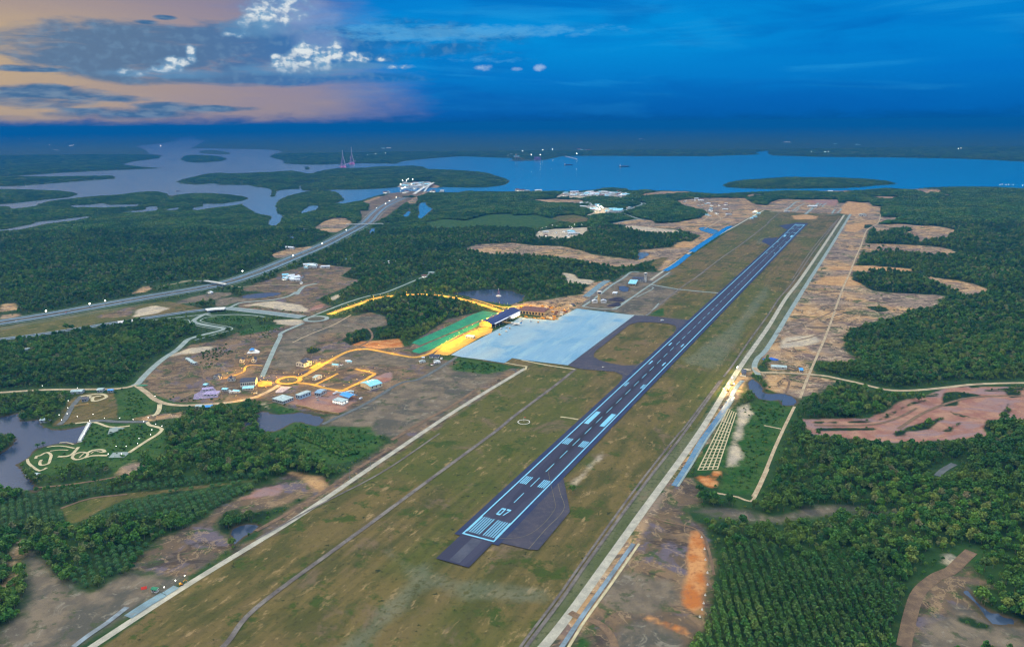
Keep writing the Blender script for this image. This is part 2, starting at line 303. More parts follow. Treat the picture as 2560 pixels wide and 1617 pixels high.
 'orange': ['C3 1270,700 1330,700 1362,800 1372,1000 1350,1200 1340,1300 1210,1230 1200,1170 1240,1000 1240,850', 'C3 890,1290 1010,1305 1110,1350 1220,1395 1270,1440 1190,1415 1080,1375 960,1330', 'U5 0,1305 100,1318 230,1370 222,1410 150,1432 100,1400 0,1340', 'U5 180,1250 270,1255 260,1310 180,1310',
            'B3 -1380,560 -1380,561 -1379,560', 'B2 760,600 1000,630 1300,600 1340,680 1100,690 880,660', ],
 'red': ['B4 300,1332 600,1325 900,1320 1080,1260 1180,1170 1420,1125 1600,1050 1840,1030 2400,1052 2400,1390 2200,1340 2000,1340 1950,1420 2000,1480 1700,1521 1000,1540 700,1500 400,1470 350,1430', 'C4 280,0 700,50 800,72 950,70 1090,72 1080,40 1400,40 1562,25 1530,0', 'T4 420,600 1000,420 1400,420 1750,470 1800,560 1480,800 1000,740 700,640', 'T4 2100,160 2408,60 2408,220 2200,260', 'A4 300,800 640,795 620,850 400,830', 'U4 2050,560 2200,470 2350,430 2300,520', 'A2 1300,1420 1301,1421 1300,1422', 'C1 1700,470 1813,410 | C2 200,360 160,440 0,470'],
 'verge': ['B3 2318,560 2060,920 1940,1100 1680,1450 1610,1560 1560,1560 1900,1080 2010,880 2318,430', 'B3 2318,540 2050,905 2180,905 2190,860 2318,660', 'B4 -10,545 345,0 425,0 215,328 -10,690', 'A4 320,1500 480,1250 695,935 745,928 560,1230 375,1521 320,1560', 'C3 100,1521 370,1160 550,900 930,380 1240,0 1320,0 915,570 695,880 410,1270 200,1540', 'B1 0,505 420,425 900,345 1280,290 1280,300 900,370 420,450 0,530'],
 'wood': ['B2 860,370 980,300 1200,240 1480,222 1700,232 1950,272 2180,350 1950,375 1880,392 1500,475 1430,500 1340,560 1200,600 1020,605 860,660 770,620 860,560 940,520 1200,485 1170,400 1050,360',           'A3 1540,922 1650,888 1742,890 1762,930 1650,962 1560,952', 'A3 1230,925 1300,850 1540,840 1560,862 1450,930 1300,960', 'U2 720,455 860,440 1050,440 1200,470 1270,550 1100,558 900,560 740,540', 'U2 960,385 1160,378 1225,410 1150,430 970,428', 'U2 690,350 780,350 790,385 690,390', 'U2 545,935 740,860 1000,890 1300,930 1560,1010 1600,1080 1400,1100 1000,1085 780,1060 690,1000', 'B4 870,310 1050,310 1105,350 1000,365',
          'B4 400,1352 500,1350 520,1372 410,1372', 'B4 560,1350 640,1350 640,1370 560,1372', 'B4 720,1350 1000,1340 1100,1280 1300,1180 1450,1145 1440,1165 1250,1220 1080,1320 900,1365 720,1365', 'B4 400,1412 980,1410 980,1432 440,1440', 'B4 1600,1090 1700,1080 1940,1110 1920,1135 1740,1140 1720,1210 1560,1215', 'B4 1110,1470 1260,1400 1580,1310 1590,1330 1450,1420 1240,1450 1250,1480 1150,1490', 'B4 1570,1440 1740,1355 1750,1370 1640,1450', 'B4 1640,1255 1900,1330 2318,1360 2400,1521 2010,1480 1950,1420 1980,1345 1700,1300', 'B4 2140,1090 2290,1085 2290,1130 2200,1140', 'B4 1950,1060 2318,1045 2318,1075 1960,1080', 'B4 1810,1025 1940,1020 1930,1048 1820,1050', 'B4 1420,1115 1540,1095 1530,1120 1440,1135', 'B4 2100,1310 2180,1180 2205,1250 2130,1320',
          'C1 1545,640 1600,560 1690,540 1720,590 1813,580 | C2 80,590 0,640 | C1 1660,670 1640,740 1560,700', 'U5 800,470 900,470 980,480 950,540 890,530', 'B2 450,680 600,690 560,730 470,740', 'T4 1600,30 1700,20 1760,50 1620,65', 'A2 1140,960 1250,950 1240,990 1150,995', 'A2 1330,760 1440,760 1440,775 1330,775', 'C2 0,560 60,550 110,590 60,630 0,640', 'C4 1300,1290 1400,1300 1640,1390 1500,1400 1340,1340'],
}
def chain(line): return np.array(line, float)

def seg_dist2(P, A, B):
    d = B - A; L = (d * d).sum() + 1e-9
    t = np.clip(((P - A) @ d) / L, 0, 1)
    q = P - (A + t[:, None] * d); return (q * q).sum(1)

def sd_poly(P, poly, out, pad=500.0):
    """signed distance, positive inside, max-merged into out"""
    poly = chain(poly); lo = poly.min(0) - pad; hi = poly.max(0) + pad
    idx = np.nonzero(((P >= lo) & (P <= hi)).all(1))[0]
    if len(idx) == 0: return
    Q = P[idx]; d2 = np.full(len(Q), 1e18); ins = np.zeros(len(Q), bool)
    for A, B in zip(poly, np.roll(poly, -1, 0)):
        d2 = np.minimum(d2, seg_dist2(Q, A, B))
        c = (A[1] > Q[:, 1]) != (B[1] > Q[:, 1])
        if c.any(): ins ^= c & (Q[:, 0] < (B[0] - A[0]) * (Q[:, 1] - A[1]) / (B[1] - A[1] + 1e-12) + A[0])
    out[idx] = np.maximum(out[idx], np.where(ins, 1, -1) * np.sqrt(d2))

def sd_line(P, line, half, out, pad=60.0):
    line = chain(line); lo = line.min(0) - pad; hi = line.max(0) + pad
    idx = np.nonzero(((P >= lo) & (P <= hi)).all(1))[0]
    if len(idx) == 0: return
    Q = P[idx]; d2 = np.full(len(Q), 1e18)
    for A, B in zip(line[:-1], line[1:]): d2 = np.minimum(d2, seg_dist2(Q, A, B))
    out[idx] = np.maximum(out[idx], half - np.sqrt(d2))

_tab = RNG.random((256, 256))
def vnoise(P, wl):
    q = P / wl; i = np.floor(q).astype(int); f = q - i; f = f * f * (3 - 2 * f)
    a = _tab[i[:, 0] & 255, i[:, 1] & 255]; b = _tab[(i[:, 0] + 1) & 255, i[:, 1] & 255]
    c = _tab[i[:, 0] & 255, (i[:, 1] + 1) & 255]; d = _tab[(i[:, 0] + 1) & 255, (i[:, 1] + 1) & 255]
    return (a * (1 - f[:, 0]) + b * f[:, 0]) * (1 - f[:, 1]) + (c * (1 - f[:, 0]) + d * f[:, 0]) * f[:, 1]

POLYS = {k: [site(p) for p in v] for k, v in LAND.items()}
WPOLY = [site(p) for p in WATER]; IPOLY = [site(p) for p in ISLANDS]
CLEARLINES = []     # (line, half width): roads and canals, filled in by the roads part
CLEARPADS = []      # outlines of buildings' plots

def fields(P):
    """signed distances of every kind of land at points P"""
    R = {}
    dist = np.hypot(P[:, 0], P[:, 1])
    for k, v in POLYS.items():
        o = np.full(len(P), -500.0)
        for p in v: sd_poly(P, p, o)
        R[k] = o
    w = np.full(len(P), -500.0)
    for p in WPOLY: sd_poly(P, p, w)
    isl = np.full(len(P), -500.0)
    for p in IPOLY: sd_poly(P, p, isl)
    w = np.minimum(w, -isl)
    # ragged natural shorelines
    w = w + (vnoise(P, 26.0) - .5) * 9 + (vnoise(P, 90.0) - .5) * 12 * np.clip(dist / 5000, .2, 1.6)
    R['water'] = w; R['island'] = isl
    rd = np.full(len(P), -60.0)
    for l, h in CLEARLINES: sd_line(P, l, h, rd)
    for p in CLEARPADS: sd_poly(P, p, rd, 60.0)
    R['road'] = rd
    cl = np.max([R[k] for k in ('grass', 'scrub', 'earth', 'grey', 'sand', 'orange', 'red', 'soil', 'ochre', 'pale', 'verge')], axis=0)
    f = np.maximum(-cl, R['wood'])
    R['forest'] = np.minimum(np.minimum(f, -rd), -w)
    # ground height: flat where it was built on, low hills under the woods, beds under the water
    m = np.clip((R['forest'] - 10) / 90, 0, 1); m = m * m * (3 - 2 * m)
    hill = 14 * vnoise(P, 210.0) + 5 * vnoise(P, 70.0) + 22 * vnoise(P + 900, 900.0) * np.clip((dist - 2500) / 4000, 0, 1)
    far = np.clip((dist - 9500) / 9000, 0, 1)
    hill = hill + far * (70 * vnoise(P, 2600.0) + 60 * vnoise(P + 5000, 5200.0)) * np.clip((R['forest']) / 400, 0, 1)
    hill = hill * np.clip((-w - 10) / np.where(dist > 2500, 380, 120), .05, 1) + np.clip(isl / 200, 0, 1) * 7
    h = m * hill
    h = np.where(w > -2, np.clip(-(w + 2) * .25, -3.0, 0), h)
    R['h'] = h
    return R
# ------------------------------------------------------------------ roads, drains, paths (surveyed centre lines)
# (object name, line, width m, material key)
ROADS = [
 ('perimeter_road', 'F 60,1625 215,1521 440,1375 700,1215 900,1080 1080,960 1235,866', 8.5, 'conc'),
 ('perimeter_road', 'C3 -40,1800 220,1521 420,1270 700,880 920,570 1330,0 | B3 2040,900 2318,500 | B4 160,240 340,0 | A4 290,1521 480,1245 690,932', 10, 'conc'),
 ('perimeter_road', 'B3 2230,930 2195,860 2225,780 2318,650 | B4 0,680 215,330 430,0 | A4 375,1521 560,1230 748,925', 11, 'conc2'),
 ('perimeter_road', 'B3 640,312 760,230 900,120 1000,60 1080,0 | A3 1150,1450', 8, 'conc2'),
 ('perimeter_road', 'A3 1255,1521 1470,1370 1700,1215 1880,1110 2020,1035 2150,960 2280,890', 9, 'conc'),
 ('perimeter_road', 'A4 100,908 20,900 | A4 150,885 260,815 330,808', 9, 'conc'), 
 ('road', 'B3 2195,862 2240,905 2330,908 | B4 200,915 480,935 640,965 800,1000 1000,1050 1120,1070 1330,1070 1600,1045 1820,1020 2050,1008 2318,1003 2900,1000', 9, 'dust'),
 ('road', 'U4 545,585 470,600 380,640 310,680 278,715 330,745 500,782 680,812 760,826 740,850 620,885 400,938 200,1000 110,1077 | B1 1660,650 1600,705 1480,785 1390,860 1300,950 1245,1012 1200,1030', 13, 'conc2'),
 ('pavement', 'U4 30,690 190,692 215,720 250,760 400,800 600,835 690,850', 3, 'conc2'), ('pavement', 'U4 640,640 480,660 400,690 390,715 500,745 700,780 860,810 895,830 860,860 700,900 500,960 300,1015', 3.5, 'conc2'),
 ('road', 'B1 -250,1105 0,1090 400,1066 700,1062 1060,1056 1200,1032', 9, 'dust'),
 ('road', 'B1 1225,1020 1330,1092 1400,1150 1500,1190 1650,1206 1900,1196 2100,1186 2240,1170 | T3 250,1172 500,1145 700,1115 850,1080 1000,1035 1200,945 1370,845', 10, 'dust'),
 ('road', 'T3 1690,715 1850,650 2000,580 2212,455 | B2 440,935 600,842 760,752 860,712 980,697 1100,712 1300,752 1440,772 1560,742 1600,722', 10, 'ochre'),
 ('road', 'T4 735,262 850,270 1000,292 1200,347 1400,387 1520,397 1650,342 1900,222 2080,120 2090,95 2000,68 1760,14', 8, 'ochre'),
 ('road', 'T4 1060,290 1180,230 1300,172 1450,95', 6, 'ochre'), ('road', 'T3 380,742 560,692 760,612 775,545 870,502 1080,512', 5, 'ochre'),
 ('road', 'T3 1072,705 1150,525 1290,205 1390,0 | B2 215,570 240,545 330,505 430,462', 10, 'conc2'),
 ('road', 'B2 660,385 780,340 900,300 1060,245 1180,222 1400,205 1560,205 1700,218 1900,255 2100,312 2240,365', 17, 'ochre'),
 ('road', 'B2 500,402 620,355 800,285 1000,222 1150,192 1300,135 1500,50 1610,0', 7, 'conc2'),
 ('road', 'B2 2235,372 2160,400 2050,455 1900,530 1760,612 1620,705 1560,745', 9, 'ochre'),
 ('road', 'T1 600,250 800,240 960,215', 9, 'dust'),
 ('road', 'T1 0,60 250,130 450,190 700,225 950,205 1100,165', 7, 'ochre'),
 ('road', 'U4 -400,700 0,658 250,632 460,605 | U4 560,625 900,610 1200,622 1420,650', 6, 'conc2'),
 ('road', 'U4 860,495 1000,432 1200,405 1500,382 1700,345 1820,305 1900,250', 10, 'conc2'), ('road', 'U4 1915,295 1960,225 2030,165 2120,140 2230,120', 12, 'conc2'),
 ('road', 'U4 870,160 1000,175 1200,160 1500,142 1750,138 1960,150', 5, 'dust'),
 ('road', 'U4 60,92 200,72 350,78', 7, 'dust'), ('road', 'B1 1440,130 1560,110 1700,85', 6, 'dust'),
 ('road', 'B3 1240,112 1340,128 1500,155 1700,176 1870,190', 9, 'conc2'), ('road', 'B3 640,312 760,330 920,338 960,320 1100,222 1240,125 1430,0', 6, 'conc2'),
 ('road', 'T2 1620,1180 1900,1190 2010,1180 2100,1110 2290,910', 4, 'conc2'), ('road', 'T2 1200,1050 1280,1010 1690,755 1780,760 2160,560 2000,510', 3.5, 'conc2'),
 ('road', 'U3 1600,470 1780,430 1900,390 2030,345 2030,320 1980,310 1820,310', 11, 'conc2'), ('road', 'U3 1660,470 1850,420 2040,370 2110,340 2060,318', 9, 'conc2'), ('road', 'U3 1650,480 1760,510 1960,575 2080,600', 12, 'conc2'), ('road', 'U3 1490,685 1560,660 1700,635 1960,590', 9, 'conc2'), ('road', 'U3 920,395 1020,405 1180,420 1280,440', 14, 'conc2'), ('road', 'U3 1040,515 1180,525 1280,500 1560,480', 12, 'conc2'),
 ('road', 'A2 930,430 800,430 700,445 560,455', 1, 'dust') if 0 else ('road', 'A2 1440,725 1550,720 1650,735 1830,735 1990,735', 14, 'conc2'),
 ('road', 'B2 100,660 101,661', 1, 'dust') if 0 else ('road', 'A2 1140,1020 1200,1005 1275,990', 8, 'conc2'),
 ('road', 'U7 1085,395 1200,300 1320,195', 15, 'conc2'), ('road', 'U7 740,320 830,250 920,180 1010,178', 12, 'conc2'), ('road', 'U7 850,345 960,265 1070,205', 8, 'conc2'), ('road', 'U7 1555,385 1610,305', 10, 'conc2'), ('road', 'U7 1650,375 1705,295 1400,265 1460,195', 9, 'conc2'), ('road', 'U7 1330,255 1375,200', 6, 'conc2'), ('road', 'U7 360,310 560,325 720,322', 9, 'dust'), ('road', 'U7 1290,390 1640,410', 6, 'conc2'), ('road', 'U7 905,355 985,275', 6, 'conc2'),
 ('service_track', 'U2 870,215 840,330 | U2 720,410 655,580 600,700 540,860 480,990 400,1204 | B4 640,250 530,560 370,930 290,1140', 5, 'dust'),
 ('service_track', 'U5 1040,575 930,800 830,1020 720,1290 620,1500 590,1521', 5, 'dust'), ('service_track', 'U5 720,775 900,812', 4, 'dust'), ('service_track', 'U5 960,255 985,320 950,430', 4, 'earth'),
 ('service_track', 'C3 410,1275 480,1310 560,1330 640,1370 700,1440 730,1521 740,1600', 8, 'earth'), ('service_track', 'C3 960,600 1120,640 1290,680 1360,740 1400,860 1430,1010', 3, 'earth'), ('service_track', 'C3 1440,430 1600,460 1690,490 1740,420 1813,260', 4, 'dust'),
 ('service_track', 'U3 100,290 101,291', 1, 'dust') if 0 else ('service_track', 'T1 1690,1290 1691,1291 1720,1296', 3, 'dust'),
 ('service_track', 'U2 550,290 640,270 700,245', 7, 'dust'), ('service_track', 'U2 0,1050 120,1045 250,1075 330,1085', 4, 'earth'),
 ('service_track', 'C1 250,395 500,370 760,330 820,315', 4, 'earth'), ('service_track', 'C1 430,540 640,470 900,440', 4, 'earth'), ('service_track', 'C4 960,1521 1010,1290 1070,1130 1200,1020 1290,985 1380,900 1440,845', 13, 'earth'), ('service_track', 'C4 1200,310 1240,270 1320,225', 9, 'grey'),
 ('service_track', 'A3 1755,885 1770,950 1700,990 1560,985', 6, 'dust'), ('service_track', 'A3 1840,920 1890,968 1830,1012 1740,1060', 6, 'dust'), ('service_track', 'A3 1990,905 1890,970', 5, 'dust'), ('service_track', 'A3 1500,803 1700,812 1900,792 2110,795', 6, 'dust'), ('service_track', 'A3 2110,840 2000,900 1960,940 1800,1010', 5, 'earth'),
 ('service_track', 'T3 20,540 60,640 80,740 250,860', 4, 'earth'), ('service_track', 'B2 100,1190 340,1150 480,1110 660,1130', 4, 'earth'), ('service_track', 'B2 700,1180 850,1100 900,1040', 4, 'earth'), ('service_track', 'B2 830,440 1000,500 1050,600 900,690', 5, 'earth'), ('service_track', 'B2 330,640 500,560 700,480 860,390', 4, 'dust'), ('service_track', 'B2 600,1380 1000,1190 1300,1010 1500,960 1820,770', 8, 'grey'), ('service_track', 'B2 1230,1521 1500,1360 1760,1220 2000,1060', 7, 'earth'), ('service_track', 'C2 0,700 250,560 480,420 700,270 960,110', 6, 'earth'), ('service_track', 'B4 80,560 300,480 500,400 640,330', 4, 'earth'), ('service_track', 'B4 160,640 350,600 480,560', 4, 'earth'), ('service_track', 'B4 1180,1420 1400,1280 1650,1180 1900,1130 2318,1120', 6, 'earth'), ('service_track', 'B4 420,1390 900,1385 1150,1330 1350,1230', 5, 'earth'),
 ('park_path', 'U6 650,500 740,488 830,482 900,485 980,510 1060,540 1180,548 1340,530', 5, 'sandp'), ('park_path', 'U6 1560,480 1590,520 1690,545 1750,575 1690,640 1580,705 1450,790 1330,870', 6, 'sandp'), ('park_path', 'U6 690,800 650,850 610,890 540,915 430,920', 5, 'sandp'),
 ('park_path', 'U6 610,930 640,890 720,865 790,870 810,895 770,930 700,955 640,955 610,930', 4, 'sandp'), ('park_path', 'U6 810,870 870,840 960,830 1010,840 1025,865', 5, 'sandp'), ('park_path', 'U6 770,935 860,910 960,905 1060,905', 5, 'sandp'), ('park_path', 'U6 290,800 400,785 520,790 640,815', 3, 'sandp'),
 ('park_path', 'U6 150,945 160,915 210,905 260,875 310,870 345,905 330,960 310,1010 270,1055 220,1030 200,1000 220,960', 4, 'sandp'), ('park_path', 'U6 45,950 55,1000 120,1055 200,1100 290,1140 310,1110 290,1060', 4, 'sandp'), ('park_path', 'U6 330,850 450,835 560,840 ', 2.5, 'sandp'), ('park_path', 'U6 450,745 540,740 630,765', 2.5, 'sandp'), ('park_path', 'U6 780,950 810,925 830,945 800,962 780,950', 2, 'sandp'), ('park_path', 'U6 700,935 760,880 800,880', 2, 'sandp'), ('park_path', 'U6 850,880 900,850 960,860 1000,870', 2, 'sandp'),
 ('park_path', 'U6 440,520 520,450 600,300 700,180 740,150', 9, 'grey'), ('park_path', 'U6 830,470 1000,465 1200,480 1400,480 1560,480', 10, 'grey'), ('park_path', 'U6 720,158 820,140 980,125 1150,120 1050,165 940,210 870,215 880,165 980,150', 6, 'sandp'), ('park_path', 'U6 830,150 815,185', 8, 'sandp'), ('park_path', 'U6 1720,255 1715,320 1680,380 1620,405', 8, 'sandp'), 
 ('drain', 'F 420,1580 524,1521 | C2 0,1245 600,800 820,640 1240,330 1690,0 | B3 0,1320 200,1170 400,1020 575,880', 6, 'drain'),
 ('drain', 'C2 0,760 0,760 440,520 | C2 900,280 1300,10', 3, 'drain'),
 ('drain', 'C3 40,1621 100,1521 370,1160 550,900 930,380 1230,0 | B3 1510,1521 1700,1260 1905,975', 4, 'drain'), ('drain', 'C3 0,1635 60,1521 330,1160 510,905 890,380 1190,0 | B3 1545,1430 1880,985', 3, 'drain'), ('drain', 'B3 1915,950 2000,840 2150,620 2318,390 | B4 100,240 290,0 | A4 240,1521 430,1240 640,965', 4, 'drain'), ('drain', 'A4 215,1521 410,1230 620,980', 3, 'drain'),
 ('drain', 'C3 340,1540 500,1300 640,1100 860,790', 5, 'drainw'), ('drain', 'C3 390,1540 520,1330 700,1080 900,790', 3, 'sandp'), ('drain', 'A3 1635,1521 1900,1320 2100,1180 2318,1010 | A4 0,1000 110,908', 5, 'drain'), ('drain', 'B3 1240,130 1500,150 1740,0', 3, 'drain') if 0 else ('drain', 'B3 1200,395 1280,345 1500,165 1740,0', 4, 'drain'),
 ('drain', 'B3 85,798 200,822 350,850 570,882', 5, 'sandp'), ('drain', 'T1 640,1335 900,1385 1080,1410 1110,1430 1080,1445 | B3 130,860 0,955 | F 1235,870', 4, 'sandp'), ('drain', 'B3 440,1312 520,1322 600,1337', 4, 'sandp'), ('drain', 'U7 930,785 1065,795', 5, 'sandp'),
 ('concrete_apron_kerb', 'C1 520,1521 640,1430 760,1350 900,1240', 6, 'drainw'),
 ('canal', 'C3 1150,382 1257,215 1407,0 | B3 1722,1521 1867,1320 1995,1130', 9, 'canal'), ('canal', 'C3 1175,385 1280,220 1440,0 | B3 1760,1521 1900,1320 2010,1150', 3, 'conc2'), ('canal', 'B3 1990,1125 2010,1080 2060,1010 2090,985', 8, 'drainw'),
 ('canal', 'C1 905,1310 1050,1215 1160,1150', 11, 'canalg'), ('canal', 'C1 1165,1148 1250,1095', 9, 'canalg'), ('canal', 'A3 1625,1268 1700,1215 1820,1135 1960,1045 2000,1035', 26, 'canalb'), ('canal', 'A3 1385,1440 1480,1385 1600,1290', 22, 'canalb'),
 ('canal', 'T2 600,760 800,600 950,480 1090,390', 22, 'canalg'), ('canal', 'T2 560,900 760,740 960,590 1160,480', 6, 'drain'),
]
HIGH = site('B1 -400,520 0,458 420,392 800,325 1300,235 1960,118 2318,10 | A2 330,1325 600,1212 830,1095 1000,1002 1075,925 1170,850 1330,775')
HIGH2 = site('B1 -400,680 0,612 300,575 700,516 1080,455 1500,392 1700,362 | U4 380,548 500,532 620,522')
BROAD = site('U4 755,518 900,522 1100,545 1500,592 1800,630 2010,655')
ROUNDA = site('U4 2222,683')[0]; ROUNDB = site('T3 1535,772')[0]
_c = lambda a, b, t: (a[0] + (b[0] - a[0]) * t, a[1] + (b[1] - a[1]) * t)
_L, _R = ((340, 600), (20, 1250)), ((425, 640), (225, 1240))
for k in range(5): _a, _b = _c(_L[0], _R[0], k / 4), _c(_L[1], _R[1], k / 4); ROADS.append(('field_bund', 'U5 %d,%d %d,%d' % (*_a, *_b), 1.8, 'sandp'))
for k in range(17): _a, _b = _c(_L[0], _L[1], .2 + .8 * k / 16), _c(_R[0], _R[1], .2 + .8 * k / 16); ROADS.append(('field_bund', 'U5 %d,%d %d,%d' % (*_a, *_b), 1.5 + 1.5 * (k % 3 == 0), 'sandp'))
RLINES = [(n, smooth_line(site(l), 10), w, m) for n, l, w, m in ROADS]
for n, l, w, m in RLINES: CLEARLINES.append((l, w / 2 + (9 if n == 'road' else 3)))
HL = smooth_line(HIGH, 25); CLEARLINES.append((HL, 46))
HL2 = smooth_line(HIGH2, 25); CLEARLINES.append((HL2, 18)); BL = smooth_line(BROAD, 12); CLEARLINES.append((BL, 22))
CLEARLINES.append(([ROUNDA, (ROUNDA[0] + 1, ROUNDA[1])], 40)); CLEARLINES.append(([ROUNDB, (ROUNDB[0] + 1, ROUNDB[1])], 34))

for _p in ('B2 1765,752 1900,672 | T1 500,685 640,618 830,520 960,430 1250,460 1650,495 1760,425 2080,265 | B3 590,333 1110,393 1640,440 505,846 95,798 | B2 2050,796 1860,772', 'B2 1400,740 1400,630 1700,500 1960,370 2260,360 2318,420 2150,560 1860,720 1600,770', 'T1 200,640 900,240 1700,150 2080,250 1650,510 930,450 400,720'): CLEARPADS.append(site(_p))
def kindof(o, k='structure'): o['kind'] = k; return o
M_ = dict(
 conc=mat('pale concrete paving', S(172, 168, 150), S(146, 144, 130), .08, .85, c3=S(120, 118, 105), scale3=.5, amt3=.35),
 conc2=mat('grey green concrete paving', S(138, 152, 146), S(118, 134, 131), .06, .85, c3=S(105, 112, 105), scale3=.5, amt3=.3),
 dust=mat('dusty tan road', S(176, 160, 128), S(150, 132, 105), .07, .9, c3=S(120, 105, 85), scale3=.4, amt3=.4),
 earth=mat('rutted earth track', S(120, 98, 74), S(98, 80, 62), .09, .95, c3=S(84, 70, 56), scale3=.4, amt3=.5),
 grey=mat('grey asphalt path', S(92, 98, 96), S(78, 84, 84), .1, .9), sandp=mat('cream paving', S(190, 178, 140), S(165, 155, 122), .1, .9),
 drain=mat('lined drain', S(118, 112, 104), S(88, 82, 78), .04, .9, c3=S(60, 56, 54), scale3=.25, amt3=.6), drainw=mat('wet lined drain', S(120, 140, 150), S(92, 104, 110), .06, .5),
 canal=mat('canal water over pale lining', S(60, 104, 132), S(96, 130, 148), .03, .25, spec=.5, c3=S(110, 116, 112), scale3=.15, amt3=.5), canalb=mat('bright canal water', S(10, 112, 172), S(24, 124, 178), .02, .2, spec=.5), canalg=mat('blue grey gravel', S(108, 138, 148), S(92, 116, 124), .06, .7, c3=S(120, 116, 100), scale3=.2, amt3=.5),
 road=mat('highway asphalt', S(92, 122, 140), S(80, 108, 128), .05, .85), asph=mat('runway asphalt', S(38, 42, 62), S(46, 48, 66), .012, .8, stretch=(1, .12, 1), c3=S(56, 56, 70), scale3=.05, amt3=.5),
 shoulder=mat('shoulder asphalt', S(30, 44, 78), S(42, 52, 76), .03, .85), tax=mat('taxiway asphalt', S(52, 54, 68), S(64, 62, 72), .03, .85, c3=S(78, 74, 78), scale3=.12, amt3=.5),
 paint=mat('runway paint', S(122, 190, 218), S(108, 178, 208), .2, .6, c3=S(84, 130, 156), scale3=.35, amt3=.35), ochre=mat('sodium lit paving', S(196, 152, 66), S(176, 132, 54), .09, .9, c3=S(140, 108, 52), scale3=.35, amt3=.5), rubber=mat('worn asphalt', S(72, 76, 88), S(58, 62, 76), .06, .85), yline=mat('faded yellow line', S(116, 110, 84), S(90, 86, 70), .2, .8),  # ochre here: yellow sodium lamplight put into the base colour of lit paving
 joint=mat('apron joint', S(96, 150, 178), S(110, 165, 190), .05, .8),
)
# ------------------------------------------------------------------ ground and water
def axis(lo, hi, near_lo, near_hi, d0, g):
    a = list(np.arange(near_lo, near_hi, d0)); x = near_hi
    while x < hi: a.append(x); x += max(d0, g * (abs(x)))
    a.append(hi); x = near_lo - d0; b = []
    while x > lo: b.append(x); x -= max(d0, g * abs(x))
    if lo < near_lo: b.append(lo)
    return np.array(sorted(set(b + a)))
XS = axis(-34000, 34000, -760, 760, 8.0, .0105); YS = axis(-2500, 64000, 380, 900, 8.0, .0088)
gx, gy = np.meshgrid(XS, YS); GP = np.stack([gx.ravel(), gy.ravel()], 1)
GF = fields(GP)
me = bpy.data.meshes.new('ground'); nx, ny = len(XS), len(YS)
co = np.column_stack([GP, GF['h']]).astype(np.float32)
ii = np.arange(nx * ny).reshape(ny, nx)
quad = np.stack([ii[:-1, :-1], ii[:-1, 1:], ii[1:, 1:], ii[1:, :-1]], -1).reshape(-1, 4)
me.vertices.add(len(co)); me.vertices.foreach_set('co', co.ravel())
me.loops.add(quad.size); me.loops.foreach_set('vertex_index', quad.ravel().astype(np.int32))
me.polygons.add(len(quad)); me.polygons.foreach_set('loop_start', np.arange(0, quad.size, 4, dtype=np.int32))
me.polygons.foreach_set('use_smooth', np.ones(len(quad), bool))
for k in ('grass', 'scrub', 'earth', 'grey', 'sand', 'orange', 'red', 'wood', 'water', 'soil', 'ochre', 'pale', 'verge'):
    a = me.attributes.new('sd_' + k, 'FLOAT', 'POINT'); a.data.foreach_set('value', np.clip(GF[k], -400, 400).astype(np.float32))
me.update(calc_edges=True)
ground = link(bpy.data.objects.new('ground', me)); kindof(ground)

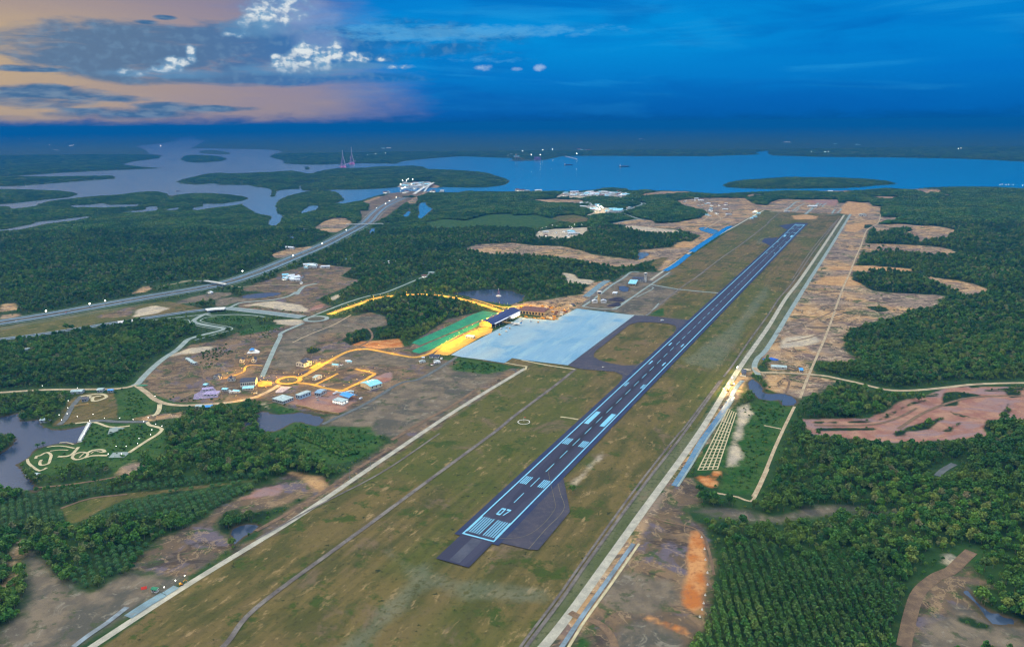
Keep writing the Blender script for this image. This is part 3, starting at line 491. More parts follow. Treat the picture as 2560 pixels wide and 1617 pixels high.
def ground_material():
    m, t, b = newmat('ground'); P = wpos(t)
    def at(n): return t.new('ShaderNodeAttribute', attribute_name='sd_' + n).outputs['Fac']
    PR = t.mapping(P, rot=(0, 0, RAZ))                       # aligned with the runway
    PS = t.mapping(P, rot=(0, 0, RAZ), scale=(1, .38, 1))     # drawn out along the runway (mowing, grading)
    edge = t.noise(P, .028, 7, .62); fine = t.noise(P, .16, 6, .6); big = t.noise(P, .006, 4, .5); mid = t.noise(P, .035, 6, .6)
    streak = t.noise(PS, .03, 6, .6); streak2 = t.noise(PS, .011, 4, .5)
    ped = t.math('SUBTRACT', edge, .5)
    def mask(n, amp, w): return t.step(t.math('ADD', at(n), t.math('MULTIPLY', ped, amp)), -w, w)
    # undergrowth below the trees
    col = t.mix(t.step(mid, .4, .65), S(34, 60, 30), S(54, 74, 34)); col = t.mix(t.step(big, .45, .65), col, S(44, 72, 32))
    # mown airfield grass: olive, straw and brown, in strips along the runway
    g = t.mix(t.step(streak, .4, .6), S(74, 74, 38), S(102, 90, 52)); g = t.mix(t.step(streak2, .47, .6), g, S(102, 88, 54)); g = t.mix(t.math('MULTIPLY', t.step(t.noise(PS, .0045, 3, .5), .48, .56), .6), g, S(74, 84, 34))
    g = t.mix(t.step(t.noise(PR, .021, 6, .68), .54, .62), g, S(60, 74, 28)); g = t.mix(t.math('MULTIPLY', t.step(t.noise(PS, .07, 7, .72), .56, .66), .8), g, S(144, 122, 84)); g = t.mix(t.math('MULTIPLY', t.step(t.noise(PR, .012, 7, .7, .5), .56, .66), .6), g, S(112, 94, 76))
    sxy = t.new('ShaderNodeSeparateXYZ'); t.put(sxy.inputs[0], PR); mow = t.math('SINE', t.math('ADD', t.math('MULTIPLY', sxy.outputs[0], .42), t.math('MULTIPLY', big, 5))); g = t.mix(t.math('MULTIPLY', t.step(mow, -.2, .6), t.math('MULTIPLY', t.step(t.noise(PS, .006, 3, .5), .42, .6), .28)), g, S(58, 62, 30))
    g = t.mix(t.step(t.noise(P, .055, 5, .7), .62, .68), g, S(44, 52, 24)); g = t.mix(t.math('MULTIPLY', t.step(fine, .52, .7), .45), g, S(44, 46, 24))
    col = t.mix(mask('grass', 16, 3), col, g)
    pl = t.mix(t.step(mid, .4, .62), S(96, 104, 84), S(112, 114, 94)); pl = t.mix(t.step(fine, .5, .66), pl, S(78, 82, 54)); pl = t.mix(t.step(t.noise(P, .05, 6, .7), .56, .64), pl, S(70, 70, 40)); col = t.mix(t.math('MULTIPLY', mask('pale', 30, 9), .5), col, pl)
    # low green scrub and turf
    s = t.mix(t.step(mid, .4, .6), S(36, 74, 28), S(58, 84, 36)); s = t.mix(t.step(fine, .5, .7), s, S(28, 56, 24)); s = t.mix(t.math('MULTIPLY', t.step(t.noise(P, .05, 6, .7), .6, .7), .6), s, S(120, 108, 76))
    col = t.mix(mask('scrub', 14, 3), col, s)
    # graded bare earth
    e = t.mix(t.step(mid, .38, .62), S(150, 118, 80), S(178, 146, 102)); e = t.mix(t.step(big, .42, .6), e, S(126, 110, 94)); e = t.mix(t.step(t.noise(P, .018, 7, .66, .8), .52, .62), e, S(112, 94, 84))
    e = t.mix(t.math('MULTIPLY', t.step(t.noise(t.mapping(P, scale=(.75, 1, 1)), .022, 8, .68, 1.6), .54, .62), .8), e, S(78, 74, 64)); e = t.mix(t.math('MULTIPLY', t.step(t.noise(t.mapping(P, scale=(.7, 1, 1), loc=(170, 60, 0)), .014, 8, .68, .8), .56, .62), .9), e, S(62, 78, 42)); e = t.mix(t.math('MULTIPLY', t.step(fine, .58, .7), .5), e, S(205, 180, 148))
    gu = t.math('ABSOLUTE', t.math('SUBTRACT', t.noise(t.mapping(P, scale=(.6, 1, 1), loc=(40, 900, 0)), .0075, 8, .62, .9), .5)); e = t.mix(t.math('MULTIPLY', t.step(gu, .022, .004), .85), e, S(66, 60, 52))
    gw = t.math('ABSOLUTE', t.math('SUBTRACT', t.noise(t.mapping(P, loc=(400, 100, 0)), .016, 8, .6, .6), .5)); e = t.mix(t.math('MULTIPLY', t.step(gw, .016, .003), .55), e, S(196, 174, 140))
    col = t.mix(mask('earth', 44, 7), col, e)
    so = t.mix(t.step(mid, .38, .62), S(100, 84, 64), S(82, 74, 64)); so = t.mix(t.step(t.noise(P, .012, 6, .62, .6), .46, .58), so, S(118, 98, 74)); so = t.mix(t.step(t.noise(t.mapping(P, loc=(300, 0, 0)), .016, 6, .64, .8), .54, .62), so, S(96, 88, 94)); so = t.mix(t.math('MULTIPLY', t.step(t.noise(P, .03, 6, .66, .5), .52, .62), .85), so, S(58, 76, 40)); so = t.mix(t.math('MULTIPLY', t.step(fine, .58, .7), .5), so, S(164, 138, 106)); so = t.mix(t.math('MULTIPLY', t.step(t.noise(P, .06, 6, .7, 1.0), .6, .68), .7), so, S(62, 56, 52))
    so = t.mix(t.math('MULTIPLY', t.step(gu, .02, .004), .6), so, S(54, 48, 44)); so = t.mix(t.math('MULTIPLY', t.step(gw, .018, .003), .5), so, S(150, 128, 98))
    col = t.mix(mask('soil', 40, 7), col, so)
    y = t.mix(t.step(mid, .4, .6), S(96, 88, 74), S(116, 104, 86)); y = t.mix(t.step(t.noise(P, .014, 6, .6, .5), .48, .6), y, S(80, 78, 68)); y = t.mix(t.math('MULTIPLY', t.step(t.noise(P, .05, 7, .7, 1.0), .55, .66), .7), y, S(134, 128, 112)); y = t.mix(t.math('MULTIPLY', t.step(t.noise(P, .04, 6, .65), .55, .64), .8), y, S(64, 74, 48))
    col = t.mix(mask('grey', 40, 9), col, y)
    d = t.mix(t.step(mid, .4, .6), S(188, 172, 142), S(160, 150, 132)); d = t.mix(t.step(fine, .52, .66), d, S(128, 120, 106)); col = t.mix(mask('sand', 26, 6), col, d)
    o = t.mix(t.step(mid, .38, .6), S(166, 100, 48), S(184, 134, 84)); o = t.mix(t.step(fine, .5, .68), o, S(146, 96, 60)); col = t.mix(mask('orange', 14, 4), col, o)
    oc = t.mix(t.step(mid, .38, .6), S(160, 122, 80), S(182, 146, 100)); oc = t.mix(t.step(fine, .5, .68), oc, S(136, 108, 76)); col = t.mix(mask('ochre', 26, 9), col, oc)
    r = t.mix(t.step(mid, .4, .62), S(138, 98, 84), S(156, 120, 98)); r = t.mix(t.step(t.noise(t.mapping(P, scale=(.5, 1, 1)), .02, 6, .6, .6), .48, .6), r, S(136, 112, 108)); r = t.mix(t.math('MULTIPLY', t.step(fine, .56, .68), .6), r, S(104, 76, 62)); col = t.mix(mask('red', 22, 4), col, r)
    vg = t.mix(t.step(streak, .4, .6), S(78, 86, 54), S(96, 98, 70)); vg = t.mix(t.step(fine, .5, .68), vg, S(64, 72, 44)); vg = t.mix(t.math('MULTIPLY', t.step(t.noise(PS, .03, 6, .66), .56, .64), .7), vg, S(112, 100, 78)); col = t.mix(mask('verge', 8, 2), col, vg)
    w = t.mix(t.step(mid, .4, .65), S(22, 46, 24), S(40, 62, 28)); col = t.mix(mask('wood', 12, 3), col, w)
    # wet margin and bed of the water
    col = t.mix(t.step(at('water'), -7, 0), col, S(74, 66, 50))
    t.put(b.inputs['Base Color'], col); b.inputs['Roughness'].default_value = .95; b.inputs['Specular IOR Level'].default_value = .1
    bu = t.new('ShaderNodeBump'); bu.inputs['Strength'].default_value = .5; bu.inputs['Distance'].default_value = 2.5
    t.put(bu.inputs['Height'], t.math('ADD', fine, t.math('MULTIPLY', edge, 2.0))); t.put(b.inputs['Normal'], bu.outputs[0])
    return m
me.materials.append(ground_material())

def water_material():
    m, t, b = newmat('water'); P = wpos(t)
    xy = t.new('ShaderNodeSeparateXYZ'); t.put(xy.inputs[0], P); bayf = t.math('MULTIPLY', t.step(xy.outputs[0], -2600, 300), t.step(xy.outputs[1], 2600, 4200))   # silty river and lakes; the bay's blue has sky reflection put into it
    b.inputs['Roughness'].default_value = .2; b.inputs['IOR'].default_value = 1.5
    t.put(b.inputs['Base Color'], t.mix(bayf, t.mix(t.step(xy.outputs[1], 2200, 3400), t.mix(t.noise(P, .02, 4), S(40, 58, 80), S(58, 72, 88)), t.mix(t.noise(P, .002, 3), S(88, 112, 126), S(104, 124, 134))), t.mix(t.noise(P, .0012, 5, .6), S(0, 110, 156), S(0, 122, 168))))
    bu = t.new('ShaderNodeBump'); bu.inputs['Strength'].default_value = .12; bu.inputs['Distance'].default_value = .6
    t.put(bu.inputs['Height'], t.math('ADD', t.noise(P, .12, 4), t.noise(P, .012, 4))); t.put(b.inputs['Normal'], bu.outputs[0])
    return m
wm = MB(); wm.add([(x, y, -.7) for y in (-2500, 63900) for x in (-33900, 33900)], [(0, 1, 3, 2)])
kindof(wm.build('water', water_material()))

# ------------------------------------------------------------------ roads laid on the ground
zi = 0
for n, l, w, k in RLINES:
    b = MB(); ribbon(b, l, w, .12 + .004 * zi); zi += 1
    kindof(b.build(n, M_[k]))
ZT = .14 + .004 * zi
def highway(name, line, spec, z):
    """carriageways, verge kerbs and painted lines of one road"""
    b = MB(); p = MB()
    for sh, w in spec:
        ribbon(b, line, w, z, 0, sh)
        for e in (-w / 2 + .7, w / 2 - .7): ribbon(p, line, .9, z + .05, 0, sh + e)
    o = kindof(b.build(name, M_['road'])); p.build('edge_line', M_['conc'], o); return o
hw = highway('highway', HL, [(-19, 17), (19, 17)], ZT)
mb = MB(); ribbon(mb, HL, 9, ZT + .02, 0, 0); mb.build('median', M_['drain'], hw)
mb = MB(); ribbon(mb, HL, 3, ZT + .03, 0, 40); ribbon(mb, HL, 3, ZT + .03, 0, -36); mb.build('roadside_drain', M_['conc2'], hw)
h2 = highway('access_highway', HL2, [(-7.5, 10), (7.5, 10)], ZT + .1)
br = MB(); ribbon(br, BL, 15, ZT + .18, 0, -9); ribbon(br, BL, 15, ZT + .18, 0, 9); o = kindof(br.build('boulevard', M_['conc2']))
b = MB(); ribbon(b, BL, 1.2, ZT + .25, 0, -1.2); ribbon(b, BL, 1.2, ZT + .25, 0, 1.2); ribbon(b, BL, 1, ZT + .25, 0, -9); ribbon(b, BL, 1, ZT + .25, 0, 9); b.build('median_kerb', M_['road'], o)
def ring(c, r0, r1, z, n=40):
    b = MB(); v = []
    for r in (r0, r1): v += [(c[0] + r * math.cos(2 * math.pi * i / n), c[1] + r * math.sin(2 * math.pi * i / n), z) for i in range(n)]
    return b.add(v, [(i, n + i, n + (i + 1) % n, (i + 1) % n) for i in range(n)])
for c, r, k in ((ROUNDA, 33, 'conc2'), (ROUNDB, 26, 'ochre')):
    o = kindof(ring(c, r * .66, r, ZT + .3).build('roundabout', M_[k]))
    d = MB(); d.lathe([(r * .66, ZT + .3), (r * .64, ZT + .6), (r * .3, ZT + 1.2), (.5, ZT + 1.4)], c, 40); d.build('island', mat('roundabout soil', S(84, 80, 64), S(62, 66, 46), .2, .95), o)
for l in ('U4 2010,655 2050,675 2100,690', 'U4 2330,650 2408,600', 'U4 2080,740 2020,755 1990,770'): pass

# ------------------------------------------------------------------ runway
def strip(mb, s0, s1, t0, t1, z, mi=0):
    n = max(1, int((s1 - s0) / 400)); e = [s0 + (s1 - s0) * i / n for i in range(n + 1)]
    for a, c in zip(e[:-1], e[1:]): mb.add([(*rw(a, t0), z), (*rw(c, t0), z), (*rw(c, t1), z), (*rw(a, t1), z)], [(0, 3, 2, 1)], mi)
RZ = ZT + .26
b = MB(); strip(b, -4, RLEN + 62, -30.5, 30.5, RZ); shoulder = kindof(b.build('runway_shoulder', M_['shoulder']))
b = MB(); strip(b, -60, RLEN + 10, -21.8, 21.8, RZ + .06); runway = kindof(b.build('runway', M_['asph']))
def wear(m):
    nt = NT(m.node_tree); bs = m.node_tree.nodes['Principled BSDF']; P = nt.mapping(wpos(nt), rot=(0, 0, RAZ)); sx = nt.new('ShaderNodeSeparateXYZ'); nt.put(sx.inputs[0], P); c = Vector((RX0, RY0)); c.rotate(Matrix.Rotation(RAZ, 2)); tt = nt.math('ABSOLUTE', nt.math('SUBTRACT', sx.outputs[0], c.x)); ss = nt.math('SUBTRACT', sx.outputs[1], c.y)
    a = nt.step(nt.math('ADD', tt, nt.math('MULTIPLY', nt.noise(nt.mapping(P, scale=(1, .03, 1)), .25, 6, .7), 9)), 14, 5); z = nt.math('MULTIPLY', nt.step(ss, 120, 330), nt.step(ss, 1000, 620)); z2 = nt.math('MULTIPLY', nt.step(ss, RLEN - 1000, RLEN - 620), nt.step(ss, RLEN - 120, RLEN - 330)); f = nt.math('MULTIPLY', nt.math('MULTIPLY', a, nt.math('MAXIMUM', z, z2)), .75)
    l = bs.inputs['Base Color'].links[0]; src = l.from_socket; pa = nt.mix(nt.math('MULTIPLY', nt.step(nt.noise(nt.mapping(P, scale=(1, .08, 1)), .06, 3, .4), .56, .6), .4), src, S(60, 62, 80)); nt.put(bs.inputs['Base Color'], nt.mix(f, pa, S(20, 22, 30)))
wear(M_['asph'])
b = MB(); strip(b, -57, -3, -6, 8, RZ + .12); b.build('worn_strip', M_['rubber'], runway)
PZ = RZ + .14
b = MB()
for a in (-1, 1): strip(b, 0, RLEN, a * 21.2 - 1.0, a * 21.2 + 1.0, PZ)
strip(b, 0, 2.6, -20.2, 20.2, PZ); strip(b, RLEN - 6, RLEN, -20.2, 20.2, PZ)
b.build('edge_line', M_['paint'], runway)
b = MB()
for i in range(6):
    for a in (-1, 1):
        t = a * (3.0 + i * 3.3)
        strip(b, 8, 48, t - .72, t + .72, PZ); strip(b, RLEN - 48, RLEN - 10, t - .72, t + .72, PZ)
b.build('threshold_stripes', M_['paint'], runway)
# 07 and 25, read by the arriving pilot
SEG = {'0': [((-1, 0), (1, 0)), ((1, 0), (1, 1)), ((1, 1), (-1, 1)), ((-1, 1), (-1, 0))], '7': [((-1, 1), (1, 1)), ((1, 1), (-.25, 0))], '2': [((-1, 1), (1, 1)), ((1, 1), (1, .5)), ((1, .5), (-1, .5)), ((-1, .5), (-1, 0)), ((-1, 0), (1, 0))], '5': [((1, 1), (-1, 1)), ((-1, 1), (-1, .5)), ((-1, .5), (1, .5)), ((1, .5), (1, 0)), ((1, 0), (-1, 0))]}
def numeral(mb, ch, s0, t0, sgn, w=2.3, h=15.0, th=1.3, z=PZ):
    for k, (p, q) in enumerate(SEG[ch]):
        A = Vector((s0 + sgn * p[1] * h, t0 + sgn * p[0] * w)); B = Vector((s0 + sgn * q[1] * h, t0 + sgn * q[0] * w))
        d = (B - A).normalized(); wd = th * (1.5 if abs(d.x) < .5 else .62); n = Vector((-d.y, d.x)) * wd; A -= d * th * .4; B += d * th * .4
        zz = z + .012 * k
        mb.add([(*rw(*(A + n)), zz), (*rw(*(B + n)), zz), (*rw(*(B - n)), zz), (*rw(*(A - n)), zz)], [(0, 1, 2, 3)])
b = MB(); numeral(b, '0', 62, -4.2, 1); numeral(b, '7', 62, 3.2, 1); numeral(b, '2', RLEN - 66, 4.2, -1); numeral(b, '5', RLEN - 66, -3.4, -1); b.build('runway_number', M_['paint'], runway)
b = MB(); s = 98
while s < RLEN - 95: strip(b, s, s + 30, -.55, .55, PZ); s += 51.0
b.build('centre_line_dashes', M_['paint'], runway)
b = MB()
def tdz(s, n, inward):
    for a in (-1, 1):
        for k in range(n):
            t = a * (17.6 - k * 2.75) if n > 1 else a * 13.8
            w = .8 if n > 1 else 1.5
            strip(b, s, s + 24, t - w, t + w, PZ)
for s, n in ((152, 4), (302, 4), (600, 2), (752, 1), (902, 1)):
    tdz(s, n, 1); tdz(RLEN - s - 24, n, -1)
for s in (394, RLEN - 454):
    for a in (-1, 1): strip(b, s, s + 60, a * 13.8 - 4.0, a * 13.8 + 4.0, PZ)
b.build('touchdown_marks', M_['paint'], runway)

# turn pads, taxiways, apron
def sheet(name, spec, z, m, holes=(), kind='structure', parent=None):
    b = MB(); b.flat(site(spec) if isinstance(spec, str) else spec, z, 0, [site(h) for h in holes]); o = b.build(name, m, parent)
    if parent is None: kindof(o, kind)
    return o
pad = sheet('turn_pad', 'U1 600,1386 1050,1492 1165,1500 1300,1340 1545,1045 1510,860 1465,650 1400,590', RZ - .08, M_['tax'])
b = MB()
for l, w in (('U1 1385,655 1430,830 1470,1020 1250,1260 1050,1490', .7), ('U1 1285,570 1320,740 1365,930 1362,1020 1240,1180 1090,1300 960,1350 820,1365 700,1360', .5), ('U1 1330,510 1285,565', .5)): ribbon(b, smooth_line(site(l), 6), w, RZ + .24 if '570' in l or '510' in l else RZ - .02)
b.build('edge_line', M_['yline'], pad)
sheet('turn_pad', 'U7 890,560 620,600 700,640 760,665', RZ - .1, M_['shoulder']); sheet('turn_pad', 'U7 600,810 360,825 310,880 460,950', RZ - .1, M_['shoulder'])
tw = sheet('taxiway', 'B3 505,846 1112,393 1300,405 1420,420 1640,440 1560,520 1500,600 1080,980 960,1060 870,1115 950,1040 1000,960 1000,935 930,905 640,882 575,870', RZ - .16, M_['tax'],
           ['B3 770,705 820,670 1060,480 1150,455 1290,458 1410,468 1480,490 1490,515 1440,600 1330,690 1250,755 1180,815 1120,846 1000,848 880,826 790,800 740,770 745,735'])
b = MB()
for l in ('B3 1112,400 1300,425 1450,440 1620,470', 'B3 545,842 760,860 960,895 1080,960', 'B3 1500,500 1350,660 1200,800 1110,860', 'B3 690,740 800,640 1050,470 1150,440 1400,452'): ribbon(b, smooth_line(site(l), 8), .6, RZ - .1)
for k in range(60):
    pass
b.build('guide_line', M_['yline'], tw)
b = MB()
for l, n in (('B3 1105,870 1200,800 1320,690 1430,590 1490,520', 26), ('B3 700,760 850,640 1040,490', 24), ('B3 880,1085 1010,985 1040,950 1010,915', 16), ('B3 620,870 800,885 980,905', 12)):
    sl = smooth_line(site(l), 4); sl = [sl[int(i * (len(sl) - 1) / n)] for i in range(n + 1)]; of = offset(sl, 9)
    for p, q in zip(sl, of): ribbon(b, [p, q], 1.0, RZ - .07)
b.build('chevron_marks', M_['yline'], tw)
def apron_material():
    m, t, b = newmat('apron concrete'); P = wpos(t); PR = t.mapping(P, rot=(0, 0, RAZ)); PS = t.mapping(P, rot=(0, 0, RAZ), scale=(1, .2, 1))
    c = t.mix(t.step(t.noise(PS, .008, 3, .4), .42, .58), S(112, 154, 176), S(150, 168, 168)); c = t.mix(t.step(t.noise(PR, .012, 4, .5), .5, .64), c, S(98, 146, 172))
    c = t.mix(t.math('MULTIPLY', t.step(t.noise(PS, .05, 6, .65), .48, .64), .6), c, S(140, 172, 178)); c = t.mix(t.math('MULTIPLY', t.step(t.noise(P, .3, 4, .6), .55, .7), .4), c, S(80, 128, 152))
    br = t.new('ShaderNodeTexBrick'); t.put(br.inputs['Vector'], PR); br.offset = 0; br.inputs['Scale'].default_value = 1.0; br.inputs['Brick Width'].default_value = 7.5; br.inputs['Row Height'].default_value = 7.5; br.inputs['Mortar Size'].default_value = .3
    br.inputs['Color1'].default_value = (1, 1, 1, 1); br.inputs['Color2'].default_value = (.93, .95, .97, 1); br.inputs['Mortar'].default_value = (.58, .68, .76, 1)
    c = t.mix(.85, c, br.outputs['Color'], 'MULTIPLY'); t.put(b.inputs['Base Color'], c); b.inputs['Roughness'].default_value = .7; return m
apron = sheet('apron', 'B2 1765,752 1900,672 | T1 500,685 640,618 830,520 960,430 1250,460 1650,495 1760,425 2080,265 | B3 590,333 1110,393 505,846 95,798 | T1 806,1250 680,1330 | B2 2245,826 2050,796 1860,772', RZ - .24, apron_material())
b = MB()
for l, w in (('T1 1000,1150 1900,800 2150,640 | B3 700,420', 1.0), ('T1 1440,770 1800,790 2000,850 2408,870', .9), ('T1 290,1010 640,1060', .7), ('T1 1440,1190 1415,1140 1450,1080 1600,990', .7), ('T1 250,800 800,560', .6)): ribbon(b, smooth_line(site(l), 8), w, RZ - .2 + .01 * len(b.v))
b.build('guide_line', M_['joint'], apron)
# blue-green turf strips and floodlit forecourt beside the terminal
TURF = mat('teal green turf', S(18, 112, 84), S(24, 128, 92), .05, .9, c3=S(14, 84, 66), scale3=.3, amt3=.5)
turf = sheet('lawn', 'B2 1412,642 1440,622 1700,510 1960,384 2055,352 2200,372 2120,425 2020,440 1830,520 1640,600 1480,665', .24, TURF)
turf = sheet('lawn', 'B2 1412,712 1640,610 1840,530 1950,480 2090,425 2100,438 1980,505 1800,590 1620,690 1480,738 1425,725', .24, TURF)
fc = sheet('forecourt', 'B2 1610,745 1700,660 1860,580 2060,492 2145,515 2130,550 2040,585 1860,690 1740,756', .26, M_['ochre'])
sheet('plaza', 'U6 1130,870 1310,860 1330,880 1270,930 1070,935', .55, M_['conc2']); sheet('plaza', 'U6 1085,565 1160,545 1280,560 1180,600 1060,640', .56, M_['conc2']); sheet('plaza', 'T3 0,960 40,910 230,880 330,1000 310,1060 20,1090 -120,1100 -100,1010', .5, mat('purple pavers', S(110, 100, 132), S(140, 130, 150), .25, .9, c3=S(180, 172, 180), scale3=.3, amt3=.5))
sheet('plaza', 'T3 1300,960 1400,870 1590,880 1420,980 1310,985', .52, mat('lilac rubble', S(140, 128, 140), S(190, 178, 170), .3, .95)); sheet('plaza', 'T3 985,800 1080,775 1240,785 1240,860 1010,880', .54, M_['ochre']); sheet('plaza', 'T3 1880,560 2060,450 2110,480 1950,570', .53, M_['ochre']); sheet('plaza', 'T3 1650,680 1870,575 1890,600 1680,700', .54, M_['asph'])
# ------------------------------------------------------------------ buildings
WALLW = mat('white plaster wall', S(226, 228, 220), S(206, 208, 202), .3, .8); WALLG = mat('grey block wall', S(186, 192, 190), S(160, 168, 170), .25, .85); WALLT = mat('tan plaster wall', S(206, 186, 140), S(182, 160, 116), .3, .85)
RDARK = mat('dark slate roof', S(44, 52, 70), S(56, 64, 82), .3, .55); RNAVY = mat('dark blue metal roof', S(22, 40, 88), S(30, 50, 100), .15, .4, stretch=(1, .1, 1)); RCYAN = mat('pale blue metal roof', S(128, 206, 230), S(150, 212, 228), .2, .45); RBLUE = mat('bright blue metal roof', S(40, 140, 214), S(62, 156, 222), .3, .4)
RGREY = mat('pale grey flat roof', S(176, 196, 196), S(150, 172, 172), .25, .8, c3=S(110, 130, 128), scale3=.3, amt3=.5); RRUST = mat('brown metal roof', S(98, 66, 62), S(120, 84, 74), .2, .6); RWHITE = mat('white metal roof', S(224, 230, 232), S(200, 208, 214), .3, .5)
GLASS = mat('dark window glass', S(30, 44, 60), S(40, 56, 72), .5, .15, spec=.6); STEEL = mat('grey steel', S(120, 126, 132), S(96, 102, 110), .5, .5); PINK = mat('pink steel', S(140, 116, 150), S(124, 104, 138), .2, .6); CONCW = mat('white concrete', S(222, 222, 214), S(204, 204, 196), .1, .8); YEL = mat('yellow machine paint', S(226, 160, 28), S(206, 140, 24), .3, .5)
RED = mat('red tarpaulin', S(206, 58, 36), S(186, 52, 36), .4, .7); GREENP = mat('green paint', S(40, 128, 92), S(30, 110, 80), .4, .6); HULL = mat('dark ship hull', S(24, 44, 74), S(32, 52, 80), .1, .5); TANC = mat('tan concrete works', S(196, 168, 112), S(160, 132, 88), .15, .9)
LITW = glow('lit window', (1.0, .93, .74), 2.2); LAMPW = glow('white lamp', (1.0, .97, .88), 9); LAMPY = glow('sodium lamp', (1.0, .62, .12), 4); LAMPF = glow('floodlight', (1.0, .95, .8), 14)

def frame3(tile, p1, p2, p3, z=0.0):
    A, Bq, Cq = (Vector(site1(tile, *p, z)) for p in (p1, p2, p3)); d = (Cq - Bq).length; x = Bq - A
    if x.x * (Cq - Bq).y - x.y * (Cq - Bq).x < 0: A, Bq = Bq, A; x = Bq - A
    n = Vector((-x.y, x.x)).normalized(); d = max(4.0, abs((Cq - (Bq if (Cq - Bq).length < (Cq - A).length else A)).dot(n)))
    return A, x.length, d, math.atan2(x.y, x.x)

def roofshape(m, kind, w, d, h, rise, o=.6, mi=0, th=.35):
    """roof over a w x d box whose walls end at height h; o = overhang"""
    if kind == 'flat': m.box(-o, -o, h, w + o, d + o, h + .5, mi)
    elif kind in ('gable', 'gabley'):
        a, bq = (w, d) if kind == 'gable' else (d, w)
        P = [(-o, -o, h - .1), (a + o, -o, h - .1), (a + o, bq + o, h - .1), (-o, bq + o, h - .1), (-o, bq / 2, h + rise), (a + o, bq / 2, h + rise)]
        P += [(x, y, z + th) for x, y, z in P]
        if kind == 'gabley': P = [(w - y, x, z) for x, y, z in P]
        m.add(P, [(6, 7, 11, 10), (8, 9, 10, 11), (1, 0, 4, 5), (3, 2, 5, 4), (0, 1, 7, 6), (2, 3, 9, 8), (0, 6, 10, 4), (4, 10, 9, 3), (1, 5, 11, 7), (5, 2, 8, 11)], mi)
    elif kind == 'hip':
        i = min(w, d) * .5 - .1
        m.add([(-o, -o, h), (w + o, -o, h), (w + o, d + o, h), (-o, d + o, h), (i, d / 2, h + rise) if w >= d else (w / 2, i, h + rise), (w - i, d / 2, h + rise) if w >= d else (w / 2, d - i, h + rise)],
              [(0, 1, 5, 4), (2, 3, 4, 5), (1, 2, 5), (3, 0, 4), (3, 2, 1, 0)] if w >= d else [(0, 1, 4), (1, 2, 5, 4), (2, 3, 5), (3, 0, 4, 5), (3, 2, 1, 0)], mi)
    elif kind == 'arch':
        n = 12; P = []
        for x in (-o, w + o):
            for k in range(n + 1):
                t = k / n; P.append((x, -o + (d + 2 * o) * t, h + rise * math.sin(math.pi * t)))
            for k in range(n, -1, -1):
                t = k / n; P.append((x, -o + (d + 2 * o) * t, h + rise * math.sin(math.pi * t) - .4))
        q = 2 * (n + 1); m.add(P, [(i, (i + 1) % q, q + (i + 1) % q, q + i) for i in range(q)] + [(i, q - 1 - i, q - 2 - i, i + 1) for i in range(n)] + [(q + i + 1, 2 * q - 2 - i, 2 * q - 1 - i, q + i) for i in range(n)], mi)

def gable_wall(m, kind, w, d, h, rise, mi=0):
    m.box(0, 0, -.6, w, d, h, mi)
    if kind == 'gable':
        for x0, x1 in ((0, .3), (w - .3, w)): m.add([(x0, 0, h), (x0, d, h), (x0, d / 2, h + rise - .1), (x1, 0, h), (x1, d, h), (x1, d / 2, h + rise - .1)], [(0, 2, 1), (3, 4, 5), (0, 3, 5, 2), (1, 2, 5, 4)], mi)
    if kind == 'gabley':
        for y0, y1 in ((0, .3), (d - .3, d)): m.add([(0, y0, h), (w, y0, h), (w / 2, y0, h + rise - .1), (0, y1, h), (w, y1, h), (w / 2, y1, h + rise - .1)], [(0, 1, 2), (3, 5, 4), (0, 2, 5, 3), (1, 4, 5, 2)], mi)
    if kind == 'arch':
        n = 12
        for x0, x1 in ((0, .3), (w - .3, w)):
            P = [(x, d * k / n, h + max(0, rise * math.sin(math.pi * k / n) - .5)) for x in (x0, x1) for k in range(n + 1)]
            m.add(P, [tuple(range(n, -1, -1)), tuple(range(n + 1, 2 * n + 2))], mi)

def house(label, cat, tile, p1, p2, p3, h=4, roof='gable', rise=2.0, wall=None, rmat=None, win=3, door=True, name='house', group=None, lit=False, o=.6, sidewin=2):
    A, w, d, rz = frame3(tile, p1, p2, p3); r = empty(name, (A.x, A.y, .35), rz); tag(r, label, cat, group)
    CLEARPADS_DONE.append(A)
    m = MB(); gable_wall(m, roof, w, d, h, rise); m.build('wall', wall or WALLW, r)
    m = MB(); roofshape(m, roof, w, d, h, rise, o); ro = m.build('roof', rmat or RDARK, r)
    g = LITW if lit else GLASS
    for i in range(win):
        x = w * (i + .5) / win; m = MB(); m.box(x - min(1.4, w / win * .32), -.12, h * .35, x + min(1.4, w / win * .32), .05, h * .78); m.build('window', g, r)
    for i in range(sidewin):
        y = d * (i + .5) / sidewin; m = MB(); m.box(w - .05, y - min(1.2, d / sidewin * .3), h * .35, w + .12, y + min(1.2, d / sidewin * .3), h * .78); m.build('window', g, r)
    if door: m = MB(); m.box(w * .5 - .2 - w * .5 / max(2, win + 1), -.14, -.3, w * .5 + 1.0 - w * .5 / max(2, win + 1), .04, min(2.3, h * .62)); m.build('door', STEEL, r)
    return r, w, d
CLEARPADS_DONE = []

